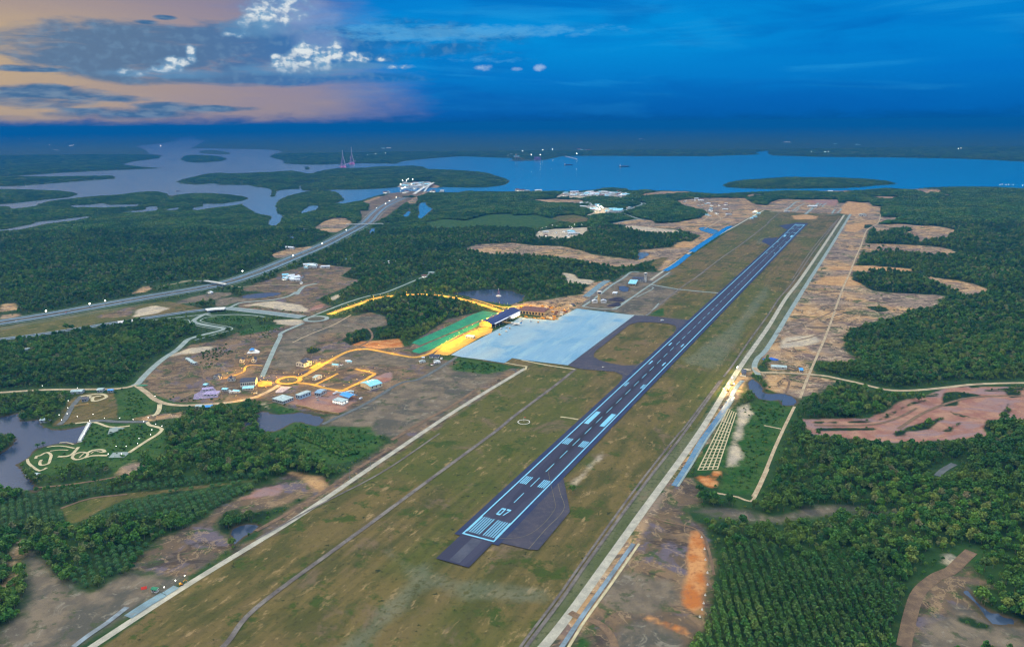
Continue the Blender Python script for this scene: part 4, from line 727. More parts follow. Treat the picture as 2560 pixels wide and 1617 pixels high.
# --- the terminal: a long hall under a dark arched roof, glazed on the apron side
A, w, d, rz = frame3('T1', (395, 640), (935, 372), (905, 285)); d = max(d, 34)
r = empty('terminal', (A.x, A.y, .4), rz); tag(r, 'long terminal hall under a dark blue arched roof at the corner of the apron', 'terminal')
m = MB(); gable_wall(m, 'arch', w, d, 9, 7); m.build('wall', WALLT, r)
m = MB(); roofshape(m, 'arch', w, d, 9.2, 7.5, 4); ro = m.build('roof', RNAVY, r)
m = MB(); m.box(4, -9, 9.6, w * .52, -4.2, 10.1); m.box(w * .56, -9, 9.6, w - 4, -4.2, 10.1); m.build('canopy', RWHITE, r)
m = MB()
for i in range(14): m.box(4 + i * (w - 8) / 14, -.3, 1, 3.2 + (i + 1) * (w - 8) / 14, .1, 8.2)
m.build('window', GLASS, r)
for i in range(8): m = MB(); x = 6 + i * (w - 12) / 7; m.tube((x, -8, -.4), (x, -8, 9.6), .35); m.build('column', CONCW, r)
m = MB(); m.box(w * .70, -6, 0, w * .97, -.4, 6); m.build('lit_lobby', LITW, r)
# boarding bridge and jet
p, q = Vector(site1('T1', 600, 560)), Vector(site1('T1', 800, 580))
r = empty('boarding_bridge', (p.x, p.y, .4)); tag(r, 'boarding bridge on thin legs reaching from the terminal to the white jet', 'boarding bridge'); e = q - p
m = MB(); m.tube((0, 0, 5.4), (e.x, e.y, 5.0), 1.7, 1.7, 4); m.build('tunnel', TANC, r)
for u in (.15, .5, .9): m = MB(); m.tube((e.x * u, e.y * u, 0), (e.x * u, e.y * u, 4.2), .4); m.build('leg', STEEL, r)
m = MB(); m.box(e.x - 2.2, e.y - 2.2, 3.2, e.x + 2.2, e.y + 2.2, 7.2); m.build('cab', CONCW, r)

def jet(tile, nose, tail, label):
    a, bq = Vector(site1(tile, *nose)), Vector(site1(tile, *tail)); c = (a + bq) / 2; ang = math.atan2((a - bq).y, (a - bq).x)
    r = empty('jet_airliner', (c.x, c.y, .3), ang); tag(r, label, 'aeroplane'); L = 37.0; k = 1.95
    m = MB(); prof = [(-.5, .1, 1.3), (-.44, .55, 1.0), (-.34, 1.35, .4), (-.2, k, 0), (.3, k, 0), (.4, 1.75, -.1), (.46, 1.15, -.3), (.49, .5, -.5), (.5, .08, -.6)]; n = 14; V = []
    for u, rad, dz in prof:
        for i in range(n): t = 2 * math.pi * i / n; V.append((u * L, rad * math.cos(t), 4.0 + dz + rad * math.sin(t)))
    m.add(V, [(i + n * j, (i + 1) % n + n * j, (i + 1) % n + n * (j + 1), i + n * (j + 1)) for j in range(len(prof) - 1) for i in range(n)] + [tuple(range(n - 1, -1, -1)), tuple(range(n * (len(prof) - 1), n * len(prof)))]); m.build('fuselage', CONCW, r, True)
    def slab(m, pts, th=.35): q = len(pts); m.add([(x, y, z - th) for x, y, z in pts] + pts, [tuple(range(q - 1, -1, -1)), tuple(range(q, 2 * q))] + [(i, (i + 1) % q, q + (i + 1) % q, q + i) for i in range(q)])
    for s in (1, -1):
        m = MB(); P = [(4.5, s * 1.6, 3.2), (-1.5, s * 17.5, 4.4), (-3.2, s * 17.5, 4.4), (-3.0, s * 1.6, 3.2)]; slab(m, P if s > 0 else P[::-1]); m.build('wing', CONCW, r)
        m = MB(); P = [(-14.2, s * .8, 5.0), (-16.8, s * 6.4, 5.5), (-18, s * 6.4, 5.5), (-17.4, s * .8, 5.0)]; slab(m, P if s > 0 else P[::-1], .2); m.build('tailplane', CONCW, r)
        m = MB(); m.tube((4.6, s * 5.6, 2.3), (.6, s * 5.6, 2.3), 1.05, .75, 12); m.build('engine', STEEL, r)
    m = MB(); m.add([(-12.6, -.2, 5.4), (-16.4, -.2, 11.6), (-18.6, -.2, 11.6), (-17.6, -.2, 5.2), (-12.6, .2, 5.4), (-16.4, .2, 11.6), (-18.6, .2, 11.6), (-17.6, .2, 5.2)], [(0, 1, 2, 3), (7, 6, 5, 4), (0, 4, 5, 1), (1, 5, 6, 2), (2, 6, 7, 3)]); m.build('tail_fin', RBLUE, r)
    for x, y in ((13, 0), (-1.5, 2.6), (-1.5, -2.6)): m = MB(); m.tube((x, y, .5), (x, y, 3), .15); m.tube((x, y - .3, .55), (x, y + .3, .55), .55, None, 10); m.build('landing_gear', GLASS, r)
jet('T1', (800, 570), (960, 600), 'white jet airliner parked nose in at the boarding bridge')

# --- building works beside the terminal
A, w, d, rz = frame3('T1', (955, 350), (1445, 395), (1560, 300)); r = empty('unfinished_hall', (A.x, A.y, .4), rz); tag(r, 'unfinished hall with three dark roof bays and a tan front beside the terminal', 'building')
d = 46
m = MB(); m.box(0, 0, -.5, w, d, 8); m.build('wall', WALLT, r)
for k in range(3): m = MB(); q = MB(); roofshape(q, 'arch', w, d / 3 - 2.0, 8.2, 3.4, 1); q.v = [(x, y + k * d / 3 + 1, z) for x, y, z in q.v]; q.build('roof', RRUST, r)
for k in range(8): m = MB(); m.box(w * (k + .2) / 8, -.25, .5, w * (k + .8) / 8, .05, 6.4); m.build('opening', GLASS, r)
for k in range(26):   # clutter of the works
    x, y = (930 + 65 * (k % 13) + RNG.uniform(-20, 20), (425 if k < 13 else 232) + (k % 13) * (5 if k < 13 else 1) + RNG.uniform(-14, 14)); p = site1('T1', x, y); s = RNG.uniform(2, 5)
    m = MB(); m.box(-s, -s * .5, 0, s, s * .5, s * .5); m.box(-s * .8, -s * .4, s * .5, s * .3, s * .3, s * .8); o = m.build('material_stack', [TANC, WALLT, YEL][k % 3], None, False, (p[0], p[1], .3), rz + RNG.uniform(-.2, .2)); tag(o, 'stack of tan building material around the unfinished hall by the terminal', 'stack', 'building material around the unfinished hall')
for k, (x, y) in enumerate(((1520, 440), (1580, 455), (1650, 420), (1700, 330), (1745, 300), (1800, 345), (1850, 300), (1885, 330), (1930, 280), (1790, 385), (1620, 330), (1680, 365), (1740, 250), (1480, 250), (1420, 215), (1560, 225))):
    p = site1('T1', x, y); m = MB(); m.box(-4, -1.4, 0, 4, 1.4, 2.7); m.box(-4.1, -1.5, 2.7, 4.1, 1.5, 2.9); o = m.build('site_cabin', [WALLT, WALLW, YEL, RRUST][k % 4], None, False, (p[0], p[1], .3), rz + RNG.uniform(-.4, .4)); tag(o, 'small site cabin on the lit yard between unfinished hall and apron edge', 'cabin', 'site cabins in the yard beside the unfinished hall')

# --- control towers, fire station
def tower(tile, x, y, ht, r0, r1, label, wings):
    p = site1(tile, x, y); r = empty('control_tower', (p[0], p[1], .4)); tag(r, label, 'tower'); c = ht
    m = MB(); m.lathe([(r0 * 1.15, -.5), (r0, c * .3), (r0 * .9, c * .66), (r1 * .95, c * .78)], (0, 0), 16); m.build('shaft', WALLT if wings else CONCW, r, True)
    m = MB(); m.lathe([(r1 * .95, c * .782), (r1 * 1.18, c * .9), (r1 * 1.18, c * .905)], (0, 0), 16); m.build('cab_glass', GLASS, r)
    m = MB(); m.lathe([(r1 * 1.3, c * .906), (r1 * 1.35, c * .93), (r1 * .5, c * .97), (.4, c)], (0, 0), 16); m.build('roof', CONCW, r); m = MB(); m.lathe([(r1 * 1.25, c * .755), (r1 * 1.25, c * .781)], (0, 0), 16); m.build('balcony', CONCW, r)
    if wings:
        for s in (-1, 1):
            m = MB(); m.box(s * 12 - 8, -6, -.5, s * 12 + 8, 6, 5.0); m.build('wing', WALLW, r); m = MB(); q = MB(); roofshape(q, 'gabley', 16, 12, 5.0, 3.4, .6); q.v = [(X + s * 12 - 8, Y - 6, Z) for X, Y, Z in q.v]; q.build('wing_roof', RWHITE, r)
        m = MB(); m.box(-22, 6.4, -.5, 22, 20, 6); m.build('rear_block', RDARK, r)
    return r
tower('T2', 905, 895, 34, 4.3, 5.2, 'tan control tower with flared cab and two white gabled wings', True)
tower('T2', 1975, 410, 29, 3.2, 4.2, 'slim white control tower beside the pale blue roofed station', False)
house('fire station with a flat pale blue roof and cream forecourt beside the slim tower', 'station', 'T2', (1585, 505), (1740, 512), (1850, 425), 6.5, 'flat', 0, WALLT, RCYAN, 5, name='fire_station', o=2)
house('dark roofed hall behind the pale blue roofed station', 'hall', 'T2', (1660, 395), (1930, 415), (1950, 365), 8, 'gable', 3, WALLG, RDARK, 4, name='workshop')
house('small white shed on the grey yard between the cyan pool and the tan tower', 'shed', 'T2', (1205, 705), (1300, 712), (1320, 680), 4, 'flat', 0, WALLW, RWHITE, 2, name='shed'); house('white guard house where the service road meets the apron corner', 'guard house', 'T2', (290, 985), (350, 975), (370, 930), 4, 'gable', 1.5, WALLW, RDARK, 2, name='guard_house')
for k, (x, y, s) in enumerate(((1290, 820, 1.0), (1390, 850, .7), (1250, 960, .9), (1310, 920, .6))):
    p = site1('T2', x, y); m = MB(); q = 16 * s; m.lathe([(q, 0), (q * .75, q * .16), (q * .3, q * .34), (.2, q * .38)], (0, 0), 9); m.v = [(X * 1.7 + RNG.normal() * .6, Y + RNG.normal() * .6, Z) for X, Y, Z in m.v]; o = m.build('gravel_heap', mat('dark gravel', S(48, 46, 58), S(62, 58, 66), .3, .95), None, False, (p[0], p[1], .2), .6); tag(o, 'dark gravel heap on the yard between the tan tower and the service road', 'heap', 'gravel heaps beside the tan tower')
house('white pump house on the bare ground at the lower apron corner', 'pump house', 'B2', (1570, 778), (1655, 782), (1670, 765), 4, 'gable', 1.6, WALLW, RDARK, 3, name='pump_house'); house('white shed with flat roof on the yellow lit forecourt', 'shed', 'B2', (1895, 600), (1965, 605), (1975, 590), 4, 'flat', 0, WALLW, RWHITE, 3, name='shed')

# --- the service village left of the apron
house('wide low hall with a pale grey flat roof, lowest of the village buildings', 'hall', 'T4', (292, 590), (482, 640), (622, 556), 5.0, 'flat', 0, WALLG, RGREY, 6, name='hall', sidewin=5)
house('tall box shaped hall with a pale flat roof between two lower halls', 'hall', 'T4', (706, 540), (778, 560), (928, 472), 7.5, 'flat', 0, mat('pale blue wall', S(180, 204, 216), S(160, 188, 204), .3, .8), RGREY, 2, name='hall', sidewin=4)
house('blue grey roofed office with dark shaded sides in the village yard', 'office', 'T4', (1040, 492), (1140, 505), (1268, 440), 6, 'gable', 2, WALLG, mat('blue grey roof', S(110, 150, 176), S(130, 166, 186), .3, .5), 3, name='office', sidewin=4)
house('cream hall with a gabled pale blue roof and three dark gates', 'hall', 'T4', (1852, 325), (2030, 392), (2168, 302), 7, 'gabley', 3.2, mat('cream wall', S(232, 220, 184), S(214, 200, 164), .3, .8), RCYAN, 0, name='hangar', sidewin=3)
house('long white building with a row of bright arched openings', 'building', 'T4', (1355, 625), (1535, 662), (1605, 605), 6, 'flat', 0, WALLW, RGREY, 5, name='terrace', lit=True)
house('grey roofed shed beside the branch road north of the village loop', 'shed', 'T4', (1000, 212), (1050, 222), (1160, 170), 5, 'gable', 2, WALLW, RGREY, 2, name='shed')
A, w, d, rz = frame3('T4', (1492, 530), (1650, 585), (1735, 520)); r = empty('canopy_shed', (A.x, A.y, .4), rz); tag(r, 'open shed under a bright blue arched roof on posts', 'shed')
m = MB(); roofshape(m, 'arch', w, d, 6, 3, 1); m.build('roof', RBLUE, r)
for x in (1, w / 2, w - 1):
    for y in (1, d - 1): m = MB(); m.tube((x, y, -.4), (x, y, 6.6), .25); m.build('post', STEEL, r)
house('large hall with a dark slate roof at the west end of the village loop', 'hall', 'T3', (700, 880), (960, 865), (990, 790), 9, 'gable', 4, WALLW, RDARK, 7, name='hall'); house('low pale blue roofed porch in front of the dark slate hall', 'porch', 'T3', (735, 945), (925, 930), (930, 890), 3.5, 'flat', 0, WALLG, RCYAN, 4, name='porch', door=False)
TW = 'small white gabled house with a dark roof on the lamp lit lane'
for p1, p2, p3, lab in (((232, 735), (290, 742), (325, 712), 'westernmost white gabled house on the lamp lit lane'), ((305, 745), (372, 738), (378, 710), 'white gabled house second from the west end of the lamp lit lane'), ((475, 775), (530, 782), (545, 752), 'white gabled house with its twin close on the right, below the lane'), ((548, 780), (608, 775), (612, 748), 'right twin of two white gabled houses below the lane'), ((683, 460), (750, 458), (762, 428), 'white gabled house left of the round lamp lit yard'), ((892, 452), (962, 450), (970, 420), 'white gabled house right of the round lamp lit yard')):
    house(lab, 'house', 'T3', p1, p2, p3, 5, 'gabley', 3, WALLW, RDARK, 2, name='house', group='white gabled houses of the lane')
house('white house with a blue hipped roof on a white walled terrace beside the grey road', 'house', 'T3', (855, 285), (925, 282), (950, 255), 5, 'hip', 3, WALLW, RBLUE, 3, name='house')
p = site('T3 808,305 1018,302 1035,270 960,236 870,240'); m = MB(); m.prism(p, 0, 1.4); o = m.build('terrace', CONCW); tag(o, 'white walled terrace under the blue roofed house', 'terrace')
house('nearer of two joined white halls with dark roofs above the village', 'hall', 'T3', (1662, 520), (1800, 545), (1860, 480), 8, 'gabley', 5, WALLW, RDARK, 3, name='hall'); house('farther of two joined white halls with dark roofs above the village', 'hall', 'T3', (1815, 520), (1925, 505), (1945, 450), 7, 'gabley', 5, WALLW, RDARK, 3, name='hall')
house('small cyan roofed hut beside the purple plaza', 'hut', 'T3', (378, 955), (462, 958), (470, 930), 3.5, 'gable', 1.4, WALLG, RCYAN, 2, name='hut'); house('small cyan roofed hut above the purple plaza near the track', 'hut', 'T3', (55, 875), (110, 880), (125, 850), 3.5, 'gable', 1.4, WALLG, RCYAN, 2, name='hut')
house('roofless lilac walled ruin on the purple plaza', 'ruin', 'T3', (60, 1040), (300, 1035), (320, 980), 3, 'flat', 0, WALLW, mat('lilac roof slab', S(170, 160, 190), S(130, 120, 160), .4, .9), 4, name='ruin'); house('second lilac slab building at the top of the purple plaza', 'building', 'T3', (40, 960), (215, 940), (235, 905), 3, 'flat', 0, WALLW, mat('lilac roof slab', S(170, 160, 190)), 3, name='building')
for x, y, lab in (('B1', (1680, 800, 1730, 830, 1745, 815), 'longer of two white sheds on the slope above the plaza'), ('B1', (1725, 835, 1765, 845, 1770, 830), 'shorter of two white sheds on the slope above the plaza'), ('B1', (230, 718, 350, 690, 365, 680), 'long white roof alone in the forest left of the curved road'), ('B1', (1185, 95, 1230, 92, 1235, 85), 'white shed in the forest clearing north of the highway'), ('B1', (1310, 105, 1380, 103, 1385, 88), 'lamp lit shed in the clearing north of the highway'), ('B1', (360, 1365, 435, 1362, 438, 1340), 'white boat house on the lake point'), ('U6', (925, 105, 995, 102, 1000, 75), 'white pavilion beside the dusty road above the park'), ('U6', (1060, 108, 1130, 106, 1135, 92), 'blue roofed hut beside the white pavilion'), ('B1', (1770, 1240, 1830, 1238, 1835, 1220), 'white roadside hut in the trees below the purple plaza'), ('B1', (1850, 1245, 1920, 1240, 1925, 1222), 'pale blue roadside hut in the trees below the purple plaza'), ('B1', (640, 1105, 745, 1100, 760, 1080), 'grey shed where the park path leaves the dusty road'), ('U6', (735, 225, 800, 220, 805, 190), 'dark roofed hut in the park above the warm lit wall'), ('C1', (185, 325, 255, 330, 262, 308), 'cream pavilion on the lake shore below the garden'), ('U5', (795, 175, 958, 185, 965, 165), 'long white shed beside the dusty road crossing'), ('U5', (1095, 212, 1130, 214, 1135, 190), 'bright blue hut on the dusty road near the track'), ('U5', (480, 248, 525, 252, 570, 210), 'dark roofed pump house with white ends between the two perimeter roads')):
    q = y; rm = RBLUE if 'blue' in lab else RDARK if 'dark' in lab else RWHITE
    house(lab, 'shed' if 'shed' in lab else 'hut', x, q[0:2], q[2:4], q[4:6], 4, 'gable', 1.6, WALLT if 'cream' in lab else WALLG, RGREY if rm is RWHITE else rm, 2, name='shed' if 'shed' in lab else 'hut')
# retaining wall of the village, warm lit park wall
def wallrun(name, label, spec, h, m_, cat='wall', th=.8):
    l = smooth_line(site(spec), 12); a = offset(l, th / 2); bq = offset(l, -th / 2); n = len(l); mb = MB()
    mb.add([(x, y, -.5) for x, y in a] + [(x, y, h) for x, y in a] + [(x, y, -.5) for x, y in bq] + [(x, y, h) for x, y in bq], [(i, i + 1, n + i + 1, n + i) for i in range(n - 1)] + [(n + i, n + i + 1, 3 * n + i + 1, 3 * n + i) for i in range(n - 1)] + [(3 * n + i, 3 * n + i + 1, 2 * n + i + 1, 2 * n + i) for i in range(n - 1)] + [(0, n, 3 * n, 2 * n), (n - 1, 3 * n - 1, 4 * n - 1, 2 * n - 1)])
    o = mb.build(name, m_); tag(o, label, cat); return o
wallrun('retaining_wall', 'pale retaining wall along the lower edge of the village yard', 'T4 708,672 880,705 920,715 1080,765 1140,772 1300,800 1470,820', 3.2, TANC)
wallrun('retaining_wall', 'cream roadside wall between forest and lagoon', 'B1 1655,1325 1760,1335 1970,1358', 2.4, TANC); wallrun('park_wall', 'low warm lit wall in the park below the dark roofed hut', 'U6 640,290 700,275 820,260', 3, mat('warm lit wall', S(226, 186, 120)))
wallrun('wall', 'white crash wall beside the access road bend at the pump house', 'U5 500,188 580,195', 2.5, CONCW); wallrun('wall', 'white wall below the dark roofed pump house', 'U5 470,250 525,262', 2.2, CONCW)

# --- bridges
def bridge(name, label, spec, z, width, npier, deckm, ends=0.0):
    l = smooth_line(site(spec, z), 14); c = l[len(l) // 2]; r = empty(name, (0, 0, 0)); tag(r, label, 'bridge'); n = len(l)
    zs = [z * min(1, max(.08, (min(i, n - 1 - i) / (n * ends)) if ends else 1)) for i in range(n)]
    def slab(w, z0, z1, sh, nm, mt):
        m = MB(); a = offset(l, sh + w / 2); bq = offset(l, sh - w / 2)
        m.add([(x, y, zs[i] + z0) for i, (x, y) in enumerate(a)] + [(x, y, zs[i] + z1) for i, (x, y) in enumerate(a)] + [(x, y, zs[i] + z0) for i, (x, y) in enumerate(bq)] + [(x, y, zs[i] + z1) for i, (x, y) in enumerate(bq)], [(i, i + 1, n + i + 1, n + i) for i in range(n - 1)] + [(n + i, n + i + 1, 3 * n + i + 1, 3 * n + i) for i in range(n - 1)] + [(3 * n + i, 3 * n + i + 1, 2 * n + i + 1, 2 * n + i) for i in range(n - 1)] + [(2 * n + i, 2 * n + i + 1, i + 1, i) for i in range(n - 1)] + [(0, n, 3 * n, 2 * n), (n - 1, 3 * n - 1, 4 * n - 1, 2 * n - 1)]); m.build(nm, mt, r)
    slab(width, -1.8, 0, 0, 'deck', deckm); slab(.4, .02, 1.2, width / 2 - .3, 'parapet', CONCW); slab(.4, .02, 1.2, -width / 2 + .3, 'parapet', CONCW)
    for k in range(npier):
        i = int((k + .5) * n / npier); i = min(i, n - 1); m = MB(); x, y = l[i]; m.tube((x, y, -3), (x, y, zs[i] - 1.8), 1.1, 1.1, 10); m.box(x - 3.2, y - 1.4, zs[i] - 3.2, x + 3.2, y + 1.4, zs[i] - 1.82); m.build('pier', CONCW, r)
    return r
bridge('road_bridge', 'pale concrete flyover over the highway, beside the access road', 'U4 345,68 440,72 560,88 680,108 780,128', 8, 10, 3, CONCW)
bridge('road_bridge', 'long thin viaduct on many piers crossing the highway near the bay', 'A2 815,1018 930,1015 1040,1012 1145,1010', 9, 11, 9, CONCW)
bridge('road_bridge', 'wide white bridge carrying the access road over the curving lane', 'U4 480,535 560,525 640,518 770,512', 6, 27, 2, CONCW); bridge('road_bridge', 'short culvert bridge of the access road above the forest stream', 'B1 1068,455 1140,446 1215,437', 5, 22, 2, CONCW)
bridge('causeway_bridge', 'long pale bridge from the shore village to the big island', 'A2 1430,728 1500,695 1560,665 1620,635 1665,612', 12, 22, 12, CONCW, .25); bridge('causeway_bridge', 'narrower bridge beside the long pale one, nearer the open bay', 'T5 1960,875 2040,800 2120,740 2180,700 2250,680', 9, 12, 8, CONCW, .25)
fb = bridge('footbridge', 'white footbridge over the lake inlet in the park', 'U6 830,485 790,560 745,640 705,712', 2.2, 5, 6, CONCW)
# cable-stayed bridge far off
P1, P2 = Vector(site1('T5', 440, 440)), Vector(site1('T5', 605, 378)); r = empty('cable_stayed_bridge', (P1.x, P1.y, 0)); tag(r, 'far cable stayed bridge with two tall pylons lit pink at their feet', 'bridge'); e = P2 - P1; dn = e.normalized(); sd = Vector((-dn.y, dn.x)); ang = math.atan2(e.y, e.x); PH = 205.0
for k, c in enumerate((Vector((0, 0)), e)):
    m = MB()
    for s in (-1, 1): m.tube((c.x + sd.x * s * 30, c.y + sd.y * s * 30, -4), (c.x, c.y, PH * .72), 4.5, 3, 6)
    m.tube((c.x, c.y, PH * .70), (c.x, c.y, PH * (.98 if k == 0 else 1.06)), 6, 1.5, 6); p_ = m.build('pylon', CONCW, r)
    m = MB(); m.lathe([(34, -3), (34, 5), (26, 12), (12, 20)], (c.x, c.y), 10); m.build('pylon_foot', glow('pink bridge lighting', (.9, .25, .5), .08), r)
    m = MB()
    for s in (-1, 1):
        for q in range(1, 7): f = c + dn * s * q * 38; m.tube((c.x, c.y, PH * (.95 - .05 * q)), (f.x, f.y, 26), 1.6, 1.6, 4, 0, False)
    m.build('cable', PINK, r)
m = MB(); f0 = -dn * 320; f1 = e + dn * 330; m.add([(*(f + sd * s), z) for f in (f0, f1) for s in (-13, 13) for z in (22, 26)], [(0, 1, 5, 4), (1, 3, 7, 5), (3, 2, 6, 7), (2, 0, 4, 6), (0, 2, 3, 1), (4, 5, 7, 6)]); m.build('deck', PINK, r)  # pink light on the deck is put into its base colour

# --- monument in the pond, walls, masts
p = site1('B2', 2197, 215); r = empty('monument', (p[0], p[1], -.7)); tag(r, 'pink and white lattice monument standing in the pond', 'monument')
m = MB(); m.lathe([(8, 0), (8, 1.2), (5, 1.5), (4, 3.2)], (0, 0), 14); m.build('base', CONCW, r); m = MB()
for k in range(6): a = k * math.pi / 3; m.tube((3.4 * math.cos(a), 3.4 * math.sin(a), 3), (2.2 * math.cos(a + .9), 2.2 * math.sin(a + .9), 14), .35, .3, 6); m.tube((2.2 * math.cos(a + .9), 2.2 * math.sin(a + .9), 14), (.3 * math.cos(a), .3 * math.sin(a), 19), .3, .2, 6)
m.build('lattice', PINK, r); m = MB(); m.lathe([(.5, 18.6), (.9, 19.6), (.1, 23)], (0, 0), 8); m.build('finial', CONCW, r)
for k, (t_, x, y, hh, lab) in enumerate((('C2', 812, 240, 16, 'thin steel mast topped by a tripod frame beside the left perimeter road'), ('C2', 665, 325, 14, 'thin steel mast in the brown strip, lower left of the tripod mast'), ('T1', 1698, 205, 30, 'slender steel mast behind the unfinished hall'), ('A2', 1045, 1278, 34, 'pale pylon mast rising from the forest beside the highway'), ('B2', 1690, 800, 8, 'short white mast beside the apron corner'))):
    p = site1(t_, x, y); m = MB(); m.tube((0, 0, 0), (0, 0, hh), .3, .15, 6); m.box(-1.1, -.2, hh * .86, 1.1, .2, hh * .88); m.box(-.2, -1.1, hh * .93, .2, 1.1, hh * .95); m.tube((0, 0, 0), (0, 0, .8), .8, .6, 8); o = m.build('mast', STEEL, None, False, (p[0], p[1], .2)); tag(o, lab, 'mast')
# --- wind circle and signs on the grass
p = site1('B3', 107, 1358); c = ring(p, 9.2, 10.6, .5); o = c.build('signal_circle', CONCW); tag(o, 'white signal circle painted on the grass left of the runway', 'marker')
p = site1('B3', 107, 1352); r = empty('windsock', (p[0], p[1], 0)); tag(r, 'windsock on a pole inside the white circle', 'windsock'); m = MB(); m.tube((0, 0, 0), (0, 0, 8), .18, .12, 8); m.build('pole', CONCW, r); m = MB(); m.tube((.1, 0, 7.6), (3.4, .5, 7.0), .55, .25, 10, 0, False); m.build('sock', RED, r)
# ------------------------------------------------------------------ trees
def leaf_mat(name, cols, bark=False):
    m, t, b = newmat(name); P = wpos(t)
    r = t.new('ShaderNodeObjectInfo').outputs['Random']
    cr = t.new('ShaderNodeValToRGB'); t.put(cr.inputs[0], r); e = cr.color_ramp.elements
    while len(e) < len(cols): e.new(.5)
    for i, c in enumerate(cols): e[i].position = i / (len(cols) - 1); e[i].color = (*c, 1)
    v = t.mix(t.math('MULTIPLY', t.step(t.noise(P, .0045, 5, .6), .44, .6), .6), cr.outputs[0], S(34, 78, 38))
    v = t.mix(t.math('MULTIPLY', t.step(t.noise(t.mapping(P, loc=(700, 90, 0)), .007, 5, .6), .52, .64), .6), v, S(92, 116, 44))
    n = t.noise(P, .8, 3); v = t.mix(t.step(n, .35, .7), v, t.mix(1.0, v, (1.55, 1.45, 1.2), 'MULTIPLY'))
    t.put(b.inputs['Base Color'], v); b.inputs['Roughness'].default_value = .7; b.inputs['Specular IOR Level'].default_value = .2
    return m
LEAF = leaf_mat('forest leaves', [S(42, 84, 34), S(72, 116, 42), S(50, 98, 44), S(92, 126, 48), S(40, 82, 40), S(110, 126, 60), S(60, 104, 40)])
LEAFD = leaf_mat('palm fronds', [S(26, 60, 28), S(36, 74, 32), S(46, 84, 36), S(30, 66, 34)])
LEAFP = leaf_mat('pale leaves', [S(108, 124, 72), S(128, 132, 92), S(96, 120, 62), S(132, 126, 96)])
LEAFR = leaf_mat('plantation leaves', [S(66, 112, 50), S(86, 124, 60), S(74, 108, 46), S(108, 130, 70), S(54, 100, 46)])
BARK = mat('pale bark', S(132, 124, 96), S(96, 90, 70), .8, .9)

def leaf_cloud(mb, rng, lobes, per, size, mi=0):
    """many leaf-clump faces scattered over the lobes of a crown"""
    for (cx, cy, cz, r) in lobes:
        for _ in range(per):
            d = Vector(rng.normal(size=3)); d.normalize(); d.z = d.z * .8 + .12
            p = Vector((cx, cy, cz)) + d * r * (.62 + .42 * rng.random())
            n = (d + Vector(rng.normal(size=3)) * .45).normalized(); a = n.orthogonal().normalized(); b = n.cross(a)
            th = rng.random() * 6.28; a, b = a * math.cos(th) + b * math.sin(th), b * math.cos(th) - a * math.sin(th)
            s = size * (.6 + .8 * rng.random()); s2 = s * (.5 + .4 * rng.random())
            mb.add([p - a * s, p - b * s2 + n * .12 * s, p + a * s, p + b * s2 - n * .1 * s], [(0, 1, 2, 3)], mi)

def crown_lobes(rng, R, H, top, n):
    L = []
    for i in range(n):
        a = i * 2.4 + rng.random(); q = math.sqrt((i + .5) / n); z = top - H * (.35 + .5 * q * q) + rng.normal() * H * .1
        L.append((R * .72 * q * math.cos(a), R * .72 * q * math.sin(a), z, R * (.34 + .16 * rng.random())))
    return L

def trunk(mb, rng, h, r, limbs, mi=0):
    a = Vector((0, 0, -1)); b = Vector((rng.normal() * .25, rng.normal() * .25, h * .55)); c = b + Vector((rng.normal() * .4, rng.normal() * .4, h * .35))
    mb.tube(a, b, r, r * .7, 7, mi, False); mb.tube(b, c, r * .7, r * .3, 6, mi, False)
    for i in range(limbs):
        t = rng.random() * 6.28; s = b.lerp(c, .1 + .7 * rng.random()); mb.tube(s, s + Vector((math.cos(t), math.sin(t), .9)) * h * .2, r * .38, r * .12, 5, mi, False)

def tree_proto(seed, R, H, top, lobes, per, size, leaf=None, trunk_r=.28):
    rng = np.random.default_rng(seed); m = MB(); leaf_cloud(m, rng, crown_lobes(rng, R, H, top, lobes), per, size, 0); trunk(m, rng, top - H * .3, trunk_r, 4, 1)
    return bpy.data.objects.new('forest_tree', m.mesh('forest_tree', [leaf or LEAF, BARK]))

def palm_proto(seed):
    rng = np.random.default_rng(seed); m = MB(); m.tube((0, 0, -1), (0, 0, 5.5), .35, .28, 7, 1, False)
    for i in range(22):
        a = i * 2.4; up = .2 + .9 * (i / 22); pr = None; w = .85
        for k in range(5):
            u = k / 4; x = 4.6 * u * (1.1 - .35 * up); z = 5.5 + 2.6 * up * u * 1.6 - 3.4 * u * u
            p = Vector((x * math.cos(a), x * math.sin(a), z)); sd = Vector((-math.sin(a), math.cos(a), -.25)) * (w * (1 - .55 * u)); sd2 = Vector((math.sin(a), -math.cos(a), -.25)) * (w * (1 - .55 * u))
            if pr: m.add([pr[0], p, p + sd, pr[1]], [(0, 1, 2, 3)], 0); m.add([pr[0], pr[2], p + sd2, p], [(0, 1, 2, 3)], 0)
            pr = (p, p + sd, p + sd2)
    return bpy.data.objects.new('oil_palm', m.mesh('oil_palm', [LEAFD, BARK]))

def clump_proto(seed, R, n):
    """a stand of trees seen from kilometres away"""
    rng = np.random.default_rng(seed); m = MB(); L = []
    for i in range(n):
        a = i * 2.4; q = math.sqrt((i + .5) / n) * R; L.append((q * math.cos(a), q * math.sin(a), 5.5 + 4.5 * rng.random(), 4.2 + 2.6 * rng.random()))
    leaf_cloud(m, rng, L, 13, 2.4); return bpy.data.objects.new('tree_stand', m.mesh('tree_stand', [LEAF]))

def bush_proto(seed):
    rng = np.random.default_rng(seed); m = MB(); leaf_cloud(m, rng, [(rng.normal() * 1.0, rng.normal() * 1.0, .7 + .5 * rng.random(), .9) for _ in range(5)], 14, .6)
    return bpy.data.objects.new('bush', m.mesh('bush', [LEAF]))

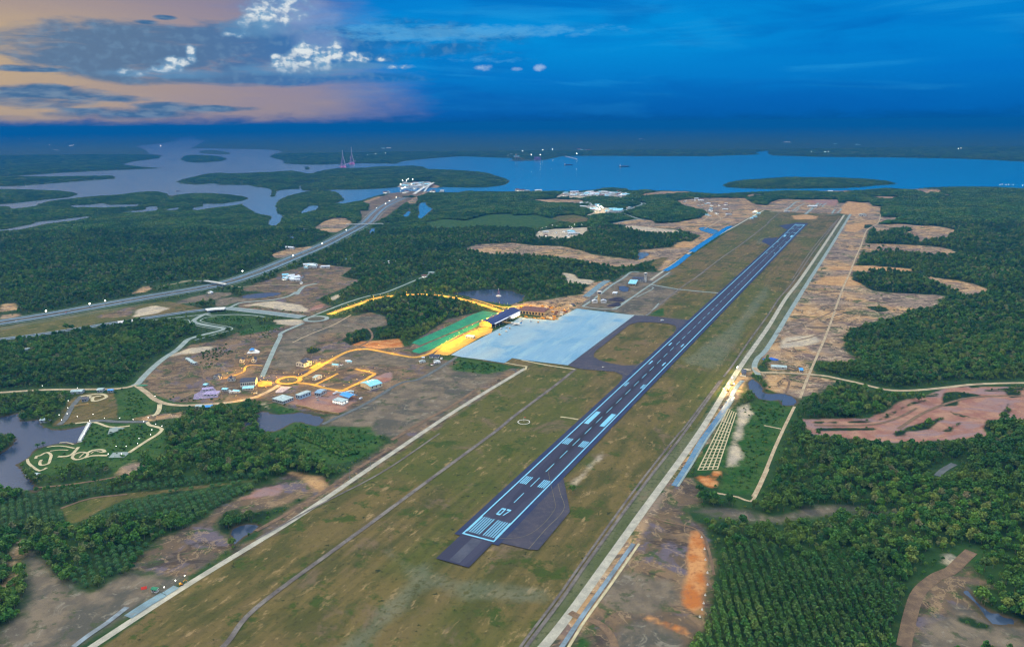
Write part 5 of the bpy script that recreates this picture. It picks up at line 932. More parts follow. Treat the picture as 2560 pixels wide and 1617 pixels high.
NEAR = [tree_proto(i, 4.6 + .5 * (i % 3), 7.5, 12.5 + (i % 4), 15, 24, 1.0) for i in range(6)] + [tree_proto(12, 3.4, 10, 17.5, 12, 20, .9), tree_proto(13, 6.4, 5.5, 11, 18, 22, 1.05), tree_proto(14, 4.0, 7, 12.5, 11, 16, .8, LEAFP, .2), tree_proto(15, 2.8, 6, 8.5, 9, 20, .8)]
MID = [tree_proto(20 + i, 5.6, 8, 12.5 + i, 11, 12, 1.7) for i in range(4)] + [tree_proto(26, 4.2, 10, 17, 10, 11, 1.5), tree_proto(27, 4.8, 7, 12, 10, 10, 1.5, LEAFP)]
RUB = [tree_proto(40 + i, 3.3, 7.5, 13.5, 10, 22, .85, LEAFR, .22) for i in range(3)]
PALM = [palm_proto(60 + i) for i in range(2)]
CLUMP = [clump_proto(70 + i, 15, 20) for i in range(3)]; CLUMP2 = [clump_proto(80 + i, 34, 42) for i in range(3)]
BUSH = [bush_proto(90 + i) for i in range(3)]

def in_view(P, margin=.12):
    x, y = P[:, 0], P[:, 1]; zc = y * math.cos(TH) + HGT * math.sin(TH); yc = y * math.sin(TH) - HGT * math.cos(TH)
    u = FPX * x / zc / CX; v = -FPX * yc / zc / CY
    return (zc > 0) & (abs(u) < 1 + margin) & (abs(v) < 1 + margin)

def cells(y0, y1, d, jit=.42, rot=0.0):
    """jittered planting grid over the seen wedge between two distances"""
    xm = y1 * .86 + 150; n = int(2 * xm / d); k = int((y1 - y0) / d)
    a, b = np.meshgrid(np.arange(n) * d - xm, np.arange(k) * d + y0); P = np.stack([a.ravel(), b.ravel()], 1) + RNG.uniform(-jit, jit, (n * k, 2)) * d
    return P[in_view(P)]

def scatter(name, P, F, protos, smin, smax, label, kind='stuff', mul=1.0):
    """one object: an instance of one of the protos at every point"""
    n = len(P)
    me = bpy.data.meshes.new(name); me.vertices.add(n); me.vertices.foreach_set('co', np.column_stack([P, F]).astype(np.float32).ravel())
    a = me.attributes.new('size', 'FLOAT', 'POINT'); a.data.foreach_set('value', (RNG.uniform(smin, smax, n) * mul).astype(np.float32))
    a = me.attributes.new('turn', 'FLOAT', 'POINT'); a.data.foreach_set('value', RNG.uniform(0, 6.283, n).astype(np.float32))
    c = bpy.data.collections.new(name + ' kinds')
    for p in protos: c.objects.link(p.copy())
    o = link(bpy.data.objects.new(name, me)); o['kind'] = kind; o['label'] = label
    g = bpy.data.node_groups.new(name, 'GeometryNodeTree'); g.interface.new_socket('Geometry', in_out='INPUT', socket_type='NodeSocketGeometry'); g.interface.new_socket('Geometry', in_out='OUTPUT', socket_type='NodeSocketGeometry')
    N, L = g.nodes, g.links; gi = N.new('NodeGroupInput'); go = N.new('NodeGroupOutput'); ip = N.new('GeometryNodeInstanceOnPoints'); ci = N.new('GeometryNodeCollectionInfo'); mp = N.new('GeometryNodeMeshToPoints')
    ci.inputs[0].default_value = c; ci.inputs['Separate Children'].default_value = True; ci.inputs['Reset Children'].default_value = True; ip.inputs['Pick Instance'].default_value = True
    rv = N.new('FunctionNodeRandomValue'); rv.data_type = 'INT'; rv.inputs[4].default_value = 0; rv.inputs[5].default_value = len(protos) - 1
    def named(s):
        q = N.new('GeometryNodeInputNamedAttribute'); q.data_type = 'FLOAT'; q.inputs['Name'].default_value = s; return q.outputs['Attribute']
    cx = N.new('ShaderNodeCombineXYZ'); L.new(named('turn'), cx.inputs[2]); L.new(cx.outputs[0], ip.inputs['Rotation']); L.new(named('size'), ip.inputs['Scale'])
    L.new(gi.outputs[0], mp.inputs[0]); L.new(mp.outputs[0], ip.inputs['Points']); L.new(ci.outputs[0], ip.inputs['Instance']); L.new(rv.outputs[2], ip.inputs['Instance Index']); L.new(ip.outputs[0], go.inputs[0])
    md = o.modifiers.new('planting', 'NODES'); md.node_group = g
    return o

# rubber plantation in rows (lower right) and oil palms (lower left)
RUBP = [site('C3 1400,900 1440,1000 1420,1300 1320,1440 1290,1640 | C4 900,1640 960,1440 1000,1290 980,1180 900,1080 700,1000 300,990 100,960 -50,800')[0:]]
PALMP = [site('C1 -100,430 250,430 800,400 1300,330 1813,300 1813,420 1500,560 1100,780 950,930 850,1010 600,1110 450,1040 300,860 100,740 -100,1500')]
def inside(P, poly):
    o = np.full(len(P), -1e3); sd_poly(P, poly, o, 1e5); return o > 0
def behind(P, h): return fields(P * (HGT / (HGT - h)))['forest'] > 0
rows = []
ax = np.array([math.sin(.12), math.cos(.12)]); bx = np.array([ax[1], -ax[0]]); rr = np.array(RUBP[0]); c0 = rr.mean(0)
for i in range(-60, 61):
    for k in range(-70, 71): rows.append(c0 + bx * i * 9.0 + ax * k * 5.6)
rows = np.array(rows) + RNG.uniform(-.9, .9, (len(rows), 2)); rows = rows[inside(rows, RUBP[0]) & in_view(rows, .2)]
F = fields(rows); ok = F['forest'] > 2; ok &= behind(rows, 9); rows = rows[ok]; rowh = F['h'][ok]
a = cells(330, 1800, 8.6); F = fields(a); ok = (F['forest'] > 1.5) & ~inside(a, RUBP[0]); ok &= behind(a, 9.5); near = a[ok]; nearh = F['h'][ok]; nears = np.clip((-F['road'][ok] - 2) / 13, .4, 1)
thin = vnoise(near, 60) * .6 + RNG.random(len(near)) * .75 > .34; near = near[thin]; nearh = nearh[thin]; nears = nears[thin]
pm = inside(near, PALMP[0]) & (vnoise(near, 140) > .5); pg = []
for i_ in range(-70, 71):
    for k_ in range(-90, 91): pg.append(np.array(PALMP[0]).mean(0) + np.array([.83, .56]) * i_ * 8.6 + np.array([-.56, .83]) * k_ * 8.6)
pg = np.array(pg) + RNG.uniform(-1, 1, (len(pg), 2)); pg = pg[inside(pg, PALMP[0]) & in_view(pg, .12)]; Fp = fields(pg); okp = (Fp['forest'] > 2) & (vnoise(pg, 140) > .42) & behind(pg, 7); palm = pg[okp]; palmh = Fp['h'][okp]; pm = inside(near, PALMP[0]) & (vnoise(near, 140) > .42); near = near[~pm]; nearh = nearh[~pm]; nears = nears[~pm]
a = cells(1800, 3600, 12.5); F = fields(a); ok = (F['forest'] > 2) & behind(a, 10.5); mid = a[ok]; midh = F['h'][ok]; mids = np.clip((-F['road'][ok] - 2) / 20, .4, 1); ok = vnoise(mid, 90) * .6 + RNG.random(len(mid)) * .75 > .3; mid = mid[ok]; midh = midh[ok]; mids = mids[ok]
a = cells(400, 3300, 8); F = fields(a); ok = (F['forest'] > 1) & ~behind(a, 10) & behind(a, 2.5) & (RNG.random(len(a)) < .8); sm = a[ok]; smh = F['h'][ok]
a = cells(3600, 6600, 17); F = fields(a); ok = (F['forest'] > 7) & behind(a, 9); fa = a[ok]; fah = F['h'][ok]; fas = np.clip(.45 + (-F['water'][ok] - 20) / 500, .45, 1)
a = cells(6600, 13500, 48); F = fields(a); ok = (F['forest'] > 12) & behind(a, 7); fb = a[ok]; fbh = F['h'][ok]; fbs = np.clip(.5 + (-F['water'][ok] - 30) / 900, .5, 1)
a = cells(400, 2600, 9); F = fields(a); ok = (F['forest'] < -3) & (F['road'] < -5) & (F['water'] < -4) & (np.maximum(F['scrub'] - 2, np.minimum(F['earth'] * .05, .25) * (vnoise(a, 80) > .55)) > RNG.random(len(a)) * 20) & (F['grass'] < -10); sb = a[ok]; sbh = F['h'][ok]
print('trees', len(rows), len(near), len(palm), len(mid), len(fa), len(fb), len(sb))

# planted rows in the bright green field
q0, q1, q2 = (Vector(site1('C2', *p)) for p in ((250, 5), (610, 170), (360, -10)))
prow = [tuple(q0 + (q1 - q0) * u + (q2 - q0) * v) for v in np.linspace(0, 1, 7) for u in np.arange(0, 1, 4.0 / (q1 - q0).length)]; prow = np.array(prow)[:, :2] + RNG.uniform(-.5, .5, (len(prow), 2))
# the nearest trees in view stand as things of their own
crowns = {}
def tree_parts(kind, seed):
    rng = np.random.default_rng(seed); c = MB(); t = MB()
    if kind == 'rubber': leaf_cloud(c, rng, crown_lobes(rng, 3.3, 7.5, 13.5, 10), 24, .8); trunk(t, rng, 11.2, .24, 5); lm = LEAFR
    elif kind == 'palm':
        o = palm_proto(seed); me = o.data
        for p in me.polygons:
            vs = [me.vertices[i].co for i in p.vertices]; (c if p.material_index == 0 else t).add(vs, [tuple(range(len(vs)))])
        lm = LEAFD
    else: leaf_cloud(c, rng, crown_lobes(rng, 5.0, 7.5, 13.5, 15), 26, .95); trunk(t, rng, 11, .3, 5); lm = LEAF
    return c.mesh('crown', [lm]), t.mesh('trunk', [BARK])
SETS = {'rubber': ('rubber_tree', [tree_parts('rubber', 100 + i) for i in range(3)]), 'palm': ('oil_palm', [tree_parts('palm', 110 + i) for i in range(2)]), 'wood': ('forest_tree', [tree_parts('wood', 120 + i) for i in range(4)])}
def plant(kind, x, y, z, s, label, group, i=0, cat='tree'):
    nm, sets = SETS[kind]; cm, tm = sets[i % len(sets)]
    r = empty(nm, (x, y, z), RNG.uniform(0, 6.28)); r.scale = (s, s, s); tag(r, label, cat, group)
    link(bpy.data.objects.new('crown', cm), r); link(bpy.data.objects.new('trunk', tm), r); return r
allp = np.concatenate([rows, near, palm]); allh = np.concatenate([rowh, nearh, palmh]); kinds = np.array([0] * len(rows) + [1] * len(near) + [2] * len(palm))
dist = np.hypot(allp[:, 0], allp[:, 1]) + np.where(in_view(allp, -.01), 0, 1e6)
order = np.argsort(dist)[:290]; pick = np.zeros(len(allp), bool); pick[order] = True
LB = {0: ('slender tree of the planted rows along the bottom edge, beside the orange earth', 'plantation trees in rows at the bottom edge'), 1: ('broad leafy tree of the wild wood cut by the bottom corner', 'wild trees at the bottom corners'), 2: ('low palm of the dark palm grove beside the grey clearing at lower left', 'oil palms of the lower left grove')}
for j in order:
    k = int(kinds[j]); side = 'left' if allp[j, 0] < 0 else 'right'
    lab, grp = LB[k]
    if k == 1: lab = 'broad leafy tree of the %s' % ('dark wood around the grey clearing at lower left' if side == 'left' else 'dense wood beside the dirt track at lower right'); grp = 'wild trees at the lower %s' % side
    plant(('rubber', 'wood', 'palm')[k], allp[j, 0], allp[j, 1], allh[j], RNG.uniform(.85, 1.2), lab, grp, int(j))
n0, n1 = len(rows), len(rows) + len(near)
scatter('plantation', rows[~pick[:n0]], rowh[~pick[:n0]], RUB, .8, 1.2, 'plantation of slender pale trunked trees in rows')
scatter('forest', near[~pick[n0:n1]], nearh[~pick[n0:n1]], NEAR, .5, 1.3, 'dense green forest around the airfield', mul=nears[~pick[n0:n1]])
scatter('palm_grove', palm[~pick[n1:]], palmh[~pick[n1:]], PALM, .7, 1.05, 'dark grove of oil palms')
scatter('forest', mid, midh, MID, .5, 1.35, 'dense green forest beyond the terminal and the fields', mul=mids)
scatter('woods', fa, fah, CLUMP, .6, 1.1, 'far woods between the airfield and the bay', mul=fas)
scatter('woods', fb, fbh, CLUMP2, .65, 1.15, 'hazy woods along the far shores of the bay', mul=fbs)
scatter('young_growth', sm, smh, NEAR, .2, .42, 'low young growth along the forest margins')
scatter('crop_rows', prow, np.zeros(len(prow)), BUSH, 1.5, 2.2, 'dark planted rows across the bright green field')
scatter('undergrowth', sb, sbh, BUSH, .5, 1.6, 'low bushes scattered over the open ground')
# a few trees standing alone
for t_, x, y, s, kd, lab in (('U6', 175, 810, 1.15, 'palm', 'larger of two palms on the lake shore by the park garden'), ('U6', 250, 780, 1.0, 'palm', 'smaller of two palms on the lake shore, nearer the footbridge'), ('B1', 605, 530, 1.5, 'wood', 'dark tree at the edge of the access road, beside the culvert'), ('B1', 655, 530, 1.2, 'wood', 'lower tree beside the dark tree at the access road'),
                             ('U2', 735, 610, 1.2, 'wood', 'lone tree on bare earth beside the thin service track'), ('U2', 845, 640, 1.6, 'wood', 'tall dark tree on the bare orange spit, east of the track'), ('U2', 890, 600, 1.0, 'wood', 'small tree standing behind the tall tree on the orange spit'), ('U2', 950, 640, 1.2, 'wood', 'round tree at the forest end of the orange spit'), ('U1', 1575, 815, .9, 'wood', 'round green bush tree alone in the grass beside the turn pad')):
    p = site1(t_, x, y); plant(kd, p[0], p[1], 0, s, lab, None, int(x))
# ------------------------------------------------------------------ lamps
def lamp_mesh(h, r, arm, hm):
    m = MB(); m.tube((0, 0, 0), (0, 0, h), .16, .1, 6, 0)
    if arm: m.tube((0, 0, h - .1), (arm, 0, h + .2), .1, .08, 5, 0); m.box(arm - .2, -.3, h + .05, arm + .9, .3, h + .3, 0); m.box(arm - .25, -r, h - .25, arm + .95, r, h + .04, 1)
    else: m.lathe([(.12, h), (r, h + r * .5), (r, h + r * 1.1), (r * .5, h + r * 1.8), (.05, h + r * 2)], (0, 0), 8, 1)
    return m.mesh('street_lamp', [STEEL, hm])
LM = {'park': lamp_mesh(4.0, .42, 0, LAMPW), 'sod': lamp_mesh(10, .3, 1.2, LAMPY), 'high': lamp_mesh(12, 1.3, 0, LAMPF), 'white': lamp_mesh(9, .5, 0, LAMPW)}
def lamps(kind, pts, label, group, power=0, color=(1, .62, .14), cat='lamp', z=0.0, lh=None, every=1):
    for i, p in enumerate(pts):
        o = link(bpy.data.objects.new('street_lamp', LM[kind])); o.location = (p[0], p[1], .3 + z); o.rotation_euler = (0, 0, RNG.uniform(0, 6.28)); tag(o, label, cat, group)
        if power and i % every == 0:
            l = bpy.data.lights.new('lamp_light', 'POINT'); l.energy = power * (1.1 if kind == 'sod' else 1); l.color = color; l.shadow_soft_size = 1.2; q = link(bpy.data.objects.new('lamp_light', l), o); q.location = (0, 0, (lh or {'park': 5.6, 'sod': 13.0, 'high': 16, 'white': 12.5}[kind])); q.rotation_euler = (0, 0, 0)
def along(spec, step, off):
    l = smooth_line(site(spec), 4); l = offset(l, off); out = []; acc = step * .5
    for a, b in zip(l[:-1], l[1:]):
        s = math.dist(a, b); acc += s
        if acc >= step: out.append(b); acc = 0
    return out
SOD = (1.0, .52, .03)
lamps('sod', along('B2 660,385 780,340 900,300 1060,245 1180,222 1400,205 1560,205 1700,218 1900,255 2100,312 2240,365', 26, 10), 'sodium lamp along the yellow lit curve of road between roundabout and terminal', 'sodium lamps of the terminal road', 60000, SOD, every=2)
lamps('sod', along('B2 2235,372 2050,455 1900,530 1760,612 1640,700', 24, -7), 'sodium lamp along the floodlit forecourt beside the green turf', 'sodium lamps of the forecourt', 26000, SOD)
lamps('sod', along('B2 2120,500 1960,570 1800,660 1700,735', 30, 3), 'sodium lamp on the apron side of the floodlit forecourt', 'sodium lamps on the apron side of the forecourt', 26000, SOD)
lamps('sod', along('T1 480,190 760,225 950,208 1150,185', 22, 0), 'sodium lamp on the road bend between pond and terminal', 'sodium lamps behind the terminal', 26000, SOD)
lamps('sod', site('T1 960,430 1060,440 1160,440 1280,450 1400,465 1520,475 1620,480 1720,420 1850,345 1930,310'), 'sodium lamp on the apron edge along the unfinished hall', 'sodium lamps on the apron edge by the unfinished hall', 8000, SOD)
lamps('sod', site('T1 1180,180 1330,190 1500,240 1640,270 1780,250'), 'sodium lamp in the yard behind the unfinished hall', 'sodium lamps behind the unfinished hall', 7000, SOD)
lamps('sod', site('T3 640,1110 900,1065 1000,1050 1150,960 1260,900 1380,830 1330,800 1200,770 1120,800 1060,780 1060,850 1180,850 1450,715 1620,715 1710,740 1690,800 1540,840 1770,735'), 'sodium lamp around the village roundabout and its yellow yard', 'sodium lamps of the village roundabout', 17000, SOD, every=2)
lamps('sod', site('T3 1890,560 1960,520 2030,490 2090,470 2200,450'), 'sodium lamp in front of the joined white halls', 'sodium lamps in front of the joined white halls', 16000, SOD)
lamps('sod', site('T3 400,745 500,715 620,670 740,635 760,560 830,495 760,490 820,430 880,400 800,380'), 'sodium lamp along the lane of white gabled houses', 'sodium lamps of the lane', 15000, SOD, every=2)
lamps('sod', site('T4 1080,280 1200,220 1300,175 1420,110 1560,390 1660,335 1780,280 1900,215 2020,140 2100,80 1900,45'), 'sodium lamp along the back lane loop east of the village roundabout', 'sodium lamps of the back lane loop', 13000, SOD, every=2)
lamps('sod', site('B2 900,700 1000,690 1110,700 1250,735 700,800 560,880'), 'sodium lamp along the road between village and apron corner', 'sodium lamps of the road to the apron', 12000, SOD)
lamps('park', site('U6 565,240 560,330 450,420 552,405 482,487 680,440 880,412 1025,460 1217,460 1388,480 1578,455 1522,505 1673,538 1752,562 1625,610 1610,672 1462,722 1443,785 1300,820 1173,820 1072,918 1240,918 838,495 805,577 767,660 680,76 1665,182 238,48'), 'white globe lamp on a short post beside the park paths', 'globe lamps of the lake park', 0)
lamps('high', site('U5 432,215 378,325 333,392 395,392 290,445'), 'floodlight mast on the works beside the right perimeter road', 'floodlights beside the right perimeter road', 40000, (1, .72, .3))
lamps('white', site('C1 1315,1070 1170,1153 1250,1105'), 'bright lamp along the gravel channel beside the left perimeter road', 'lamps beside the left perimeter road', 1800, (1, .85, .55))
lamps('high', site('B1 425,410 820,343 960,315 2200,38 | A2 340,1340 602,1230 820,1103 1090,893 1175,855 1210,830 1270,797'), 'bright highway lamp glowing on the central strip', 'lamps of the highway', 0)
lamps('high', site('A2 1310,690 1330,655 1365,655 1345,725 1355,718 1325,730 1410,690 1380,640 1420,645'), 'dazzling floodlight over the shore village by the long bridge', 'floodlights of the shore village', 0)
lamps('high', site('U3 1310,430 1340,450 1380,470 1290,475 1330,490 1360,440'), 'warm floodlight over the bright building site', 'floodlights of the bright building site', 50000, (1, .75, .4))
lamps('white', site('U3 320,850 335,795 370,785 440,770 540,740 620,758 830,762 862,765 862,800 880,785 910,725 1035,725 750,860 720,855'), 'white lamp on the pale gravel pad in the forest', 'lamps of the pale gravel pad', 0)
lamps('sod', site('U7 190,370 215,345 240,380 170,400'), 'sodium lamp over the lit works at the head of the bright canal', 'lamps at the head of the canal', 30000, (1, .8, .4))
lamps('high', site('U8 325,210 295,152 520,120 648,238 900,238 920,258 965,245 945,250 610,125 390,147'), 'far white light in the dark woods left of the bay', 'far lights left of the bay', 0); lamps('high', site('T5 890,240 1050,232 1235,218'), 'far white light on the shore beside the cable stayed bridge', 'far lights beside the cable stayed bridge', 0)
lamps('high', site('A4 390,382 515,382 545,382 1720,352 1745,350'), 'far white light on the shore across the bay at right', 'far lights across the bay', 0)
lamps('white', site('A4 2095,690 2115,687 2150,690 2175,688 2215,692 2260,694 2300,696'), 'greenish lamp in the row along the near shore at far right', 'row of lamps on the near shore', 0)

# white cones along the orange bank, poles along the track
CONE = MB(); CONE.lathe([(.9, 0), (.9, .2), (.6, .22), (.14, 1.9), (.02, 2.1)], (0, 0), 10); cm = CONE.mesh('marker_cone', [CONCW])
for p in site('C3 1343,745 1364,828 1370,905 1384,996 1385,1080 1368,1155 1357,1212 1346,1257 1330,1308 1378,460'):
    o = link(bpy.data.objects.new('marker_cone', cm)); o.location = (p[0], p[1], .1); o.scale = (1.25,) * 3; tag(o, 'white marker cone in the row along the orange bank', 'marker', 'white markers along the orange bank')

# ------------------------------------------------------------------ vehicles and plant
def truck(label, tile, x, y, rz, cabm, boxm, L=8.0, name='truck', cat='truck', group=None):
    p = site1(tile, x, y); r = empty(name, (p[0], p[1], .6), rz); tag(r, label, cat, group)
    m = MB(); m.box(-L / 2, -1.25, 1.0, L / 2 - 2.4, 1.25, 3.6); m.build('body', boxm, r); m = MB(); m.box(L / 2 - 2.2, -1.2, .7, L / 2, 1.2, 2.9); m.build('cab', cabm, r); m = MB(); m.box(L / 2 - .9, -1.1, 1.9, L / 2 + .05, 1.1, 2.7); m.build('windscreen', GLASS, r)
    for wx in (-L / 2 + 1.2, L / 2 - 1.4):
        for s in (-1, 1): m = MB(); m.tube((wx, s * .95, .5), (wx, s * 1.3, .5), .5, .5, 10); m.build('wheel', GLASS, r)
def car(label, tile, x, y, rz, bm, group=None, z=.9):
    p = site1(tile, x, y); r = empty('car', (p[0], p[1], z), rz); tag(r, label, 'car', group)
    m = MB(); P = [(-2.2, .35), (2.2, .35), (2.2, .85), (1.2, .95), (.6, 1.5), (-1.3, 1.5), (-1.9, .95), (-2.2, .9)]; n = len(P); m.add([(a, s * .9, b) for s in (-1, 1) for a, b in P], [tuple(range(n - 1, -1, -1)), tuple(range(n, 2 * n))] + [(i, (i + 1) % n, n + (i + 1) % n, n + i) for i in range(n)]); m.build('body', bm, r)
    for s in (-1, 1): m = MB(); m.add([(1.1, s * .92, .98), (.6, s * .92, 1.42), (-1.25, s * .92, 1.42), (-1.8, s * .92, .98)], [(0, 1, 2, 3) if s > 0 else (3, 2, 1, 0)]); m.build('window', GLASS, r)
    for wx in (-1.4, 1.4):
        for s in (-1, 1): m = MB(); m.tube((wx, s * .7, .35), (wx, s * .95, .35), .35, .35, 10); m.build('wheel', GLASS, r)
truck('white lorry parked left of the blue arched shed', 'T4', 1395, 470, .9, CONCW, RWHITE); truck('white lorry nosed in beside the other by the blue arched shed', 'T4', 1430, 445, 2.4, CONCW, CONCW, 7); truck('white lorry alone near the dark channel right of the village', 'T4', 1855, 560, 1.2, CONCW, RWHITE, 9)
car('white car on the back lane above the village offices', 'T4', 1205, 335, .1, CONCW); car('white car in the shade of the blue grey office', 'T4', 1080, 530, .6, CONCW); car('pale car parked just below the blue grey office', 'T4', 1095, 575, .3, RGREY); truck('white lorry on the dusty road west of the roundabout', 'T3', 955, 1010, .8, CONCW, WALLT, 7)
car('white car on the service strip beside the far apron edge', 'T2', 1045, 1110, .2, CONCW, None, .5); truck('white service lorry on the far taxiway', 'B3', 1360, 445, .4, CONCW, RWHITE, 9, 'truck'); car('white car on the near taxiway', 'B3', 825, 868, .5, CONCW, None, 1.4); truck('white tanker on the apron below the boarding bridge', 'T1', 582, 668, .9, CONCW, RWHITE, 8)
for k_, (x_, y_) in enumerate(((700, 640), (760, 660), (690, 720), (980, 540), (1010, 500), (560, 790), (1180, 520), (1330, 540))): truck('small white apron service truck beside the jet and terminal', 'T1', x_, y_, .5 + k_, CONCW, [RWHITE, YEL][k_ % 2], 6, 'service_truck', 'service truck', 'service trucks on the apron')
HWC = [('A2', 240, 1378), ('A2', 470, 1290), ('A2', 700, 1180), ('A2', 900, 1060), ('B1', 150, 448), ('B1', 600, 372), ('B1', 1120, 270), ('B1', 1500, 208), ('B1', 1880, 140), ('B1', 2100, 70)]
ha = math.atan2(HL[40][1] - HL[30][1], HL[40][0] - HL[30][0])
for i, (t_, x, y) in enumerate(HWC): car('car driving along the highway', t_, x, y, ha + .15 * (i % 2), [CONCW, RED, STEEL, RDARK][i % 4], 'cars on the highway', 1.4)
def digger(label, tile, x, y, rz):
    p = site1(tile, x, y); r = empty('excavator', (p[0], p[1], .3), rz); tag(r, label, 'excavator')
    for s in (-1, 1): m = MB(); m.box(-2.2, s * 1.2 - .4, 0, 2.2, s * 1.2 + .4, .9); m.build('track', GLASS, r)
    m = MB(); m.box(-2.2, -1.4, 1.0, 1.4, 1.4, 2.4); m.build('body', YEL, r); m = MB(); m.box(.2, -1.35, 2.42, 1.6, 0, 3.6); m.build('cab', GLASS, r); m = MB(); m.tube((1.2, .5, 2.2), (4.2, .5, 5.0), .3, .25, 6); m.tube((4.2, .5, 5.0), (6.4, .5, 2.4), .25, .2, 6); m.build('boom', YEL, r); m = MB(); m.box(5.9, -.1, 1.4, 6.9, 1.1, 2.4); m.build('bucket', STEEL, r)
digger('yellow excavator under the upper floodlight beside the right perimeter road', 'U5', 375, 345, 1.1); digger('yellow excavator under the lower floodlights beside the right perimeter road', 'U5', 335, 412, 2.0); digger('yellow excavator at the end of the gravel channel, lower left', 'C1', 1285, 1082, .5)
p = site1('C1', 1020, 1106); r = empty('tent', (p[0], p[1], .1), .4); tag(r, 'small red tent on the grey clearing at lower left', 'tent'); m = MB(); m.add([(-2.8, -2, 0), (2.8, -2, 0), (2.8, 2, 0), (-2.8, 2, 0), (-2.8, 0, 2.4), (2.8, 0, 2.4)], [(0, 1, 5, 4), (2, 3, 4, 5), (1, 2, 5), (3, 0, 4)]); m.build('canvas', RED, r); m = MB(); m.tube((-2.8, 0, 0), (-2.8, 0, 2.8), .1); m.tube((2.8, 0, 0), (2.8, 0, 2.8), .1); m.build('pole', STEEL, r)
house('small green roofed hut beside the red tent at lower left', 'hut', 'C1', (1072, 1132), (1108, 1138), (1120, 1120), 3, 'gable', 1.4, WALLW, GREENP, 2, name='hut')
p = site1('B1', 1285, 1028); m = MB(); m.lathe([(9, 0), (9, .6), (6, 1.4), (2, 2.0)], (0, 0), 14); o = m.build('planter_mound', GREENP, None, False, (p[0], p[1], .2)); o.scale = (1.3, .5, 1); tag(o, 'bright green sign mound at the road fork', 'mound')
for k in range(9):
    p = site1('U5', 735 + 13 * k, 78 + 6 * math.sin(k)); m = MB(); q = 5; m.lathe([(q, 0), (q * .8, 1.5), (q * .3, 2.8), (.1, 3)], (0, 0), 7); m.v = [(X * 1.4 + RNG.normal() * .4, Y + RNG.normal() * .4, Z) for X, Y, Z in m.v]; o = m.build('tarpaulin_heap', mat('blue tarpaulin', S(30, 84, 178), S(50, 104, 190), .3, .6), None, False, (p[0], p[1], .1)); tag(o, 'heap under blue tarpaulin in the yard above the dusty road', 'heap', 'blue covered heaps above the dusty road')

# ------------------------------------------------------------------ ships, port, far settlements
def barge(label, tile, x, y, L, rz, sup, hull=HULL):
    p = site1(tile, x, y, -.7); r = empty('barge' if not sup else 'ship', (p[0], p[1], -.7), rz); tag(r, label, 'ship')
    m = MB(); w = L * .2; P = [(-L / 2, -w * .4), (-L * .4, -w / 2), (L * .38, -w / 2), (L / 2, 0), (L * .38, w / 2), (-L * .4, w / 2), (-L / 2, w * .4)]; m.prism(P, -2, L * .055); m.build('hull', hull, r)
    m = MB(); m.box(-L * .36, -w * .36, L * .056, L * .34, w * .36, L * .085); m.build('cargo', RRUST if not sup else STEEL, r)
    m = MB(); m.box(-L * .46, -w * .3, L * .056, -L * .375, w * .3, L * .056 + L * .1); m.box(-L * .44, -w * .08, L * .157, -L * .42, w * .08, L * .22); m.build('deckhouse', CONCW, r)
barge('dark barge lying in the bay, nearer the pier lights', 'A3', 512, 482, 105, .1, False); barge('longer dark ship at anchor in mid bay', 'A3', 1020, 497, 130, .35, True); barge('small lit boat in the river mouth at far left', 'A1', 1458, 342, 60, .1, True, RRUST); barge('tiny boat on the grey water by the left islands', 'A1', 1610, 719, 40, .3, False)
lamps('high', site('A1 1458,342'), 'light on the small boat in the river mouth', None, 0, z=8)
def port_platform(label, tile, a, bq, w, h, m_, name='pier'):
    A, Bq = Vector(site1(tile, *a)), Vector(site1(tile, *bq)); e = Bq - A; n = Vector((-e.y, e.x)).normalized() * w; r = empty(name, (A.x, A.y, -.7), 0); tag(r, label, 'pier')
    m = MB(); m.prism([(0, 0), (e.x, e.y), (e.x + n.x, e.y + n.y), (n.x, n.y)], h - 2, h); m.build('deck', m_, r)
    m = MB()
    for k in range(7):
        f = e * (k / 6)
        for s in (.15, .85): m.tube((f.x + n.x * s, f.y + n.y * s, -3), (f.x + n.x * s, f.y + n.y * s, h - 2), 2, 2, 6)
    m.build('pile', STEEL, r); return r
port_platform('long loading pier with three lamps on the far shore', 'T6', (225, 505), (990, 500), 60, 7, STEEL); port_platform('thin jetty with one lamp running out from the far shore', 'T6', (1560, 398), (1840, 465), 14, 6, CONCW)
p = site1('T6', 392, 492); r = empty('loading_tower', (p[0], p[1], 6)); tag(r, 'tan loading tower on the lit pier of the far shore', 'crane'); m = MB()
for s in (-1, 1):
    for q in (-1, 1): m.tube((s * 16, q * 16, 0), (s * 8, q * 8, 62), 3, 2, 6)
m.box(-14, -14, 62, 14, 14, 78); m.build('tower', TANC, r); m = MB(); m.tube((10, 0, 40), (105, 0, 6), 5, 3, 6); m.build('conveyor', TANC, r)
p = site1('T6', 905, 490); m = MB()
for k in range(4):
    for j in range(3): m.box(-45 + k * 23, -12, j * 13, -45 + k * 23 + 21, 12, j * 13 + 12)
o = m.build('container_stack', mat('lilac containers', S(170, 130, 170), S(130, 110, 160), .03, .7), None, False, (p[0], p[1], 6.3)); tag(o, 'lilac container stack on the lit pier of the far shore', 'containers')
lamps('high', [(*site1('T6', x, y),) for x, y in ((395, 490), (757, 497), (970, 497), (1845, 465), (545, 385), (1030, 357), (1265, 345))], 'strong white lamp on the far pier and shore across the bay', 'lamps of the far pier', 0, z=26)
for o in [x for x in COL.objects if x.get('group') in ('lamps of the far pier',)]: o.scale = (3.8, 3.8, 3.8)
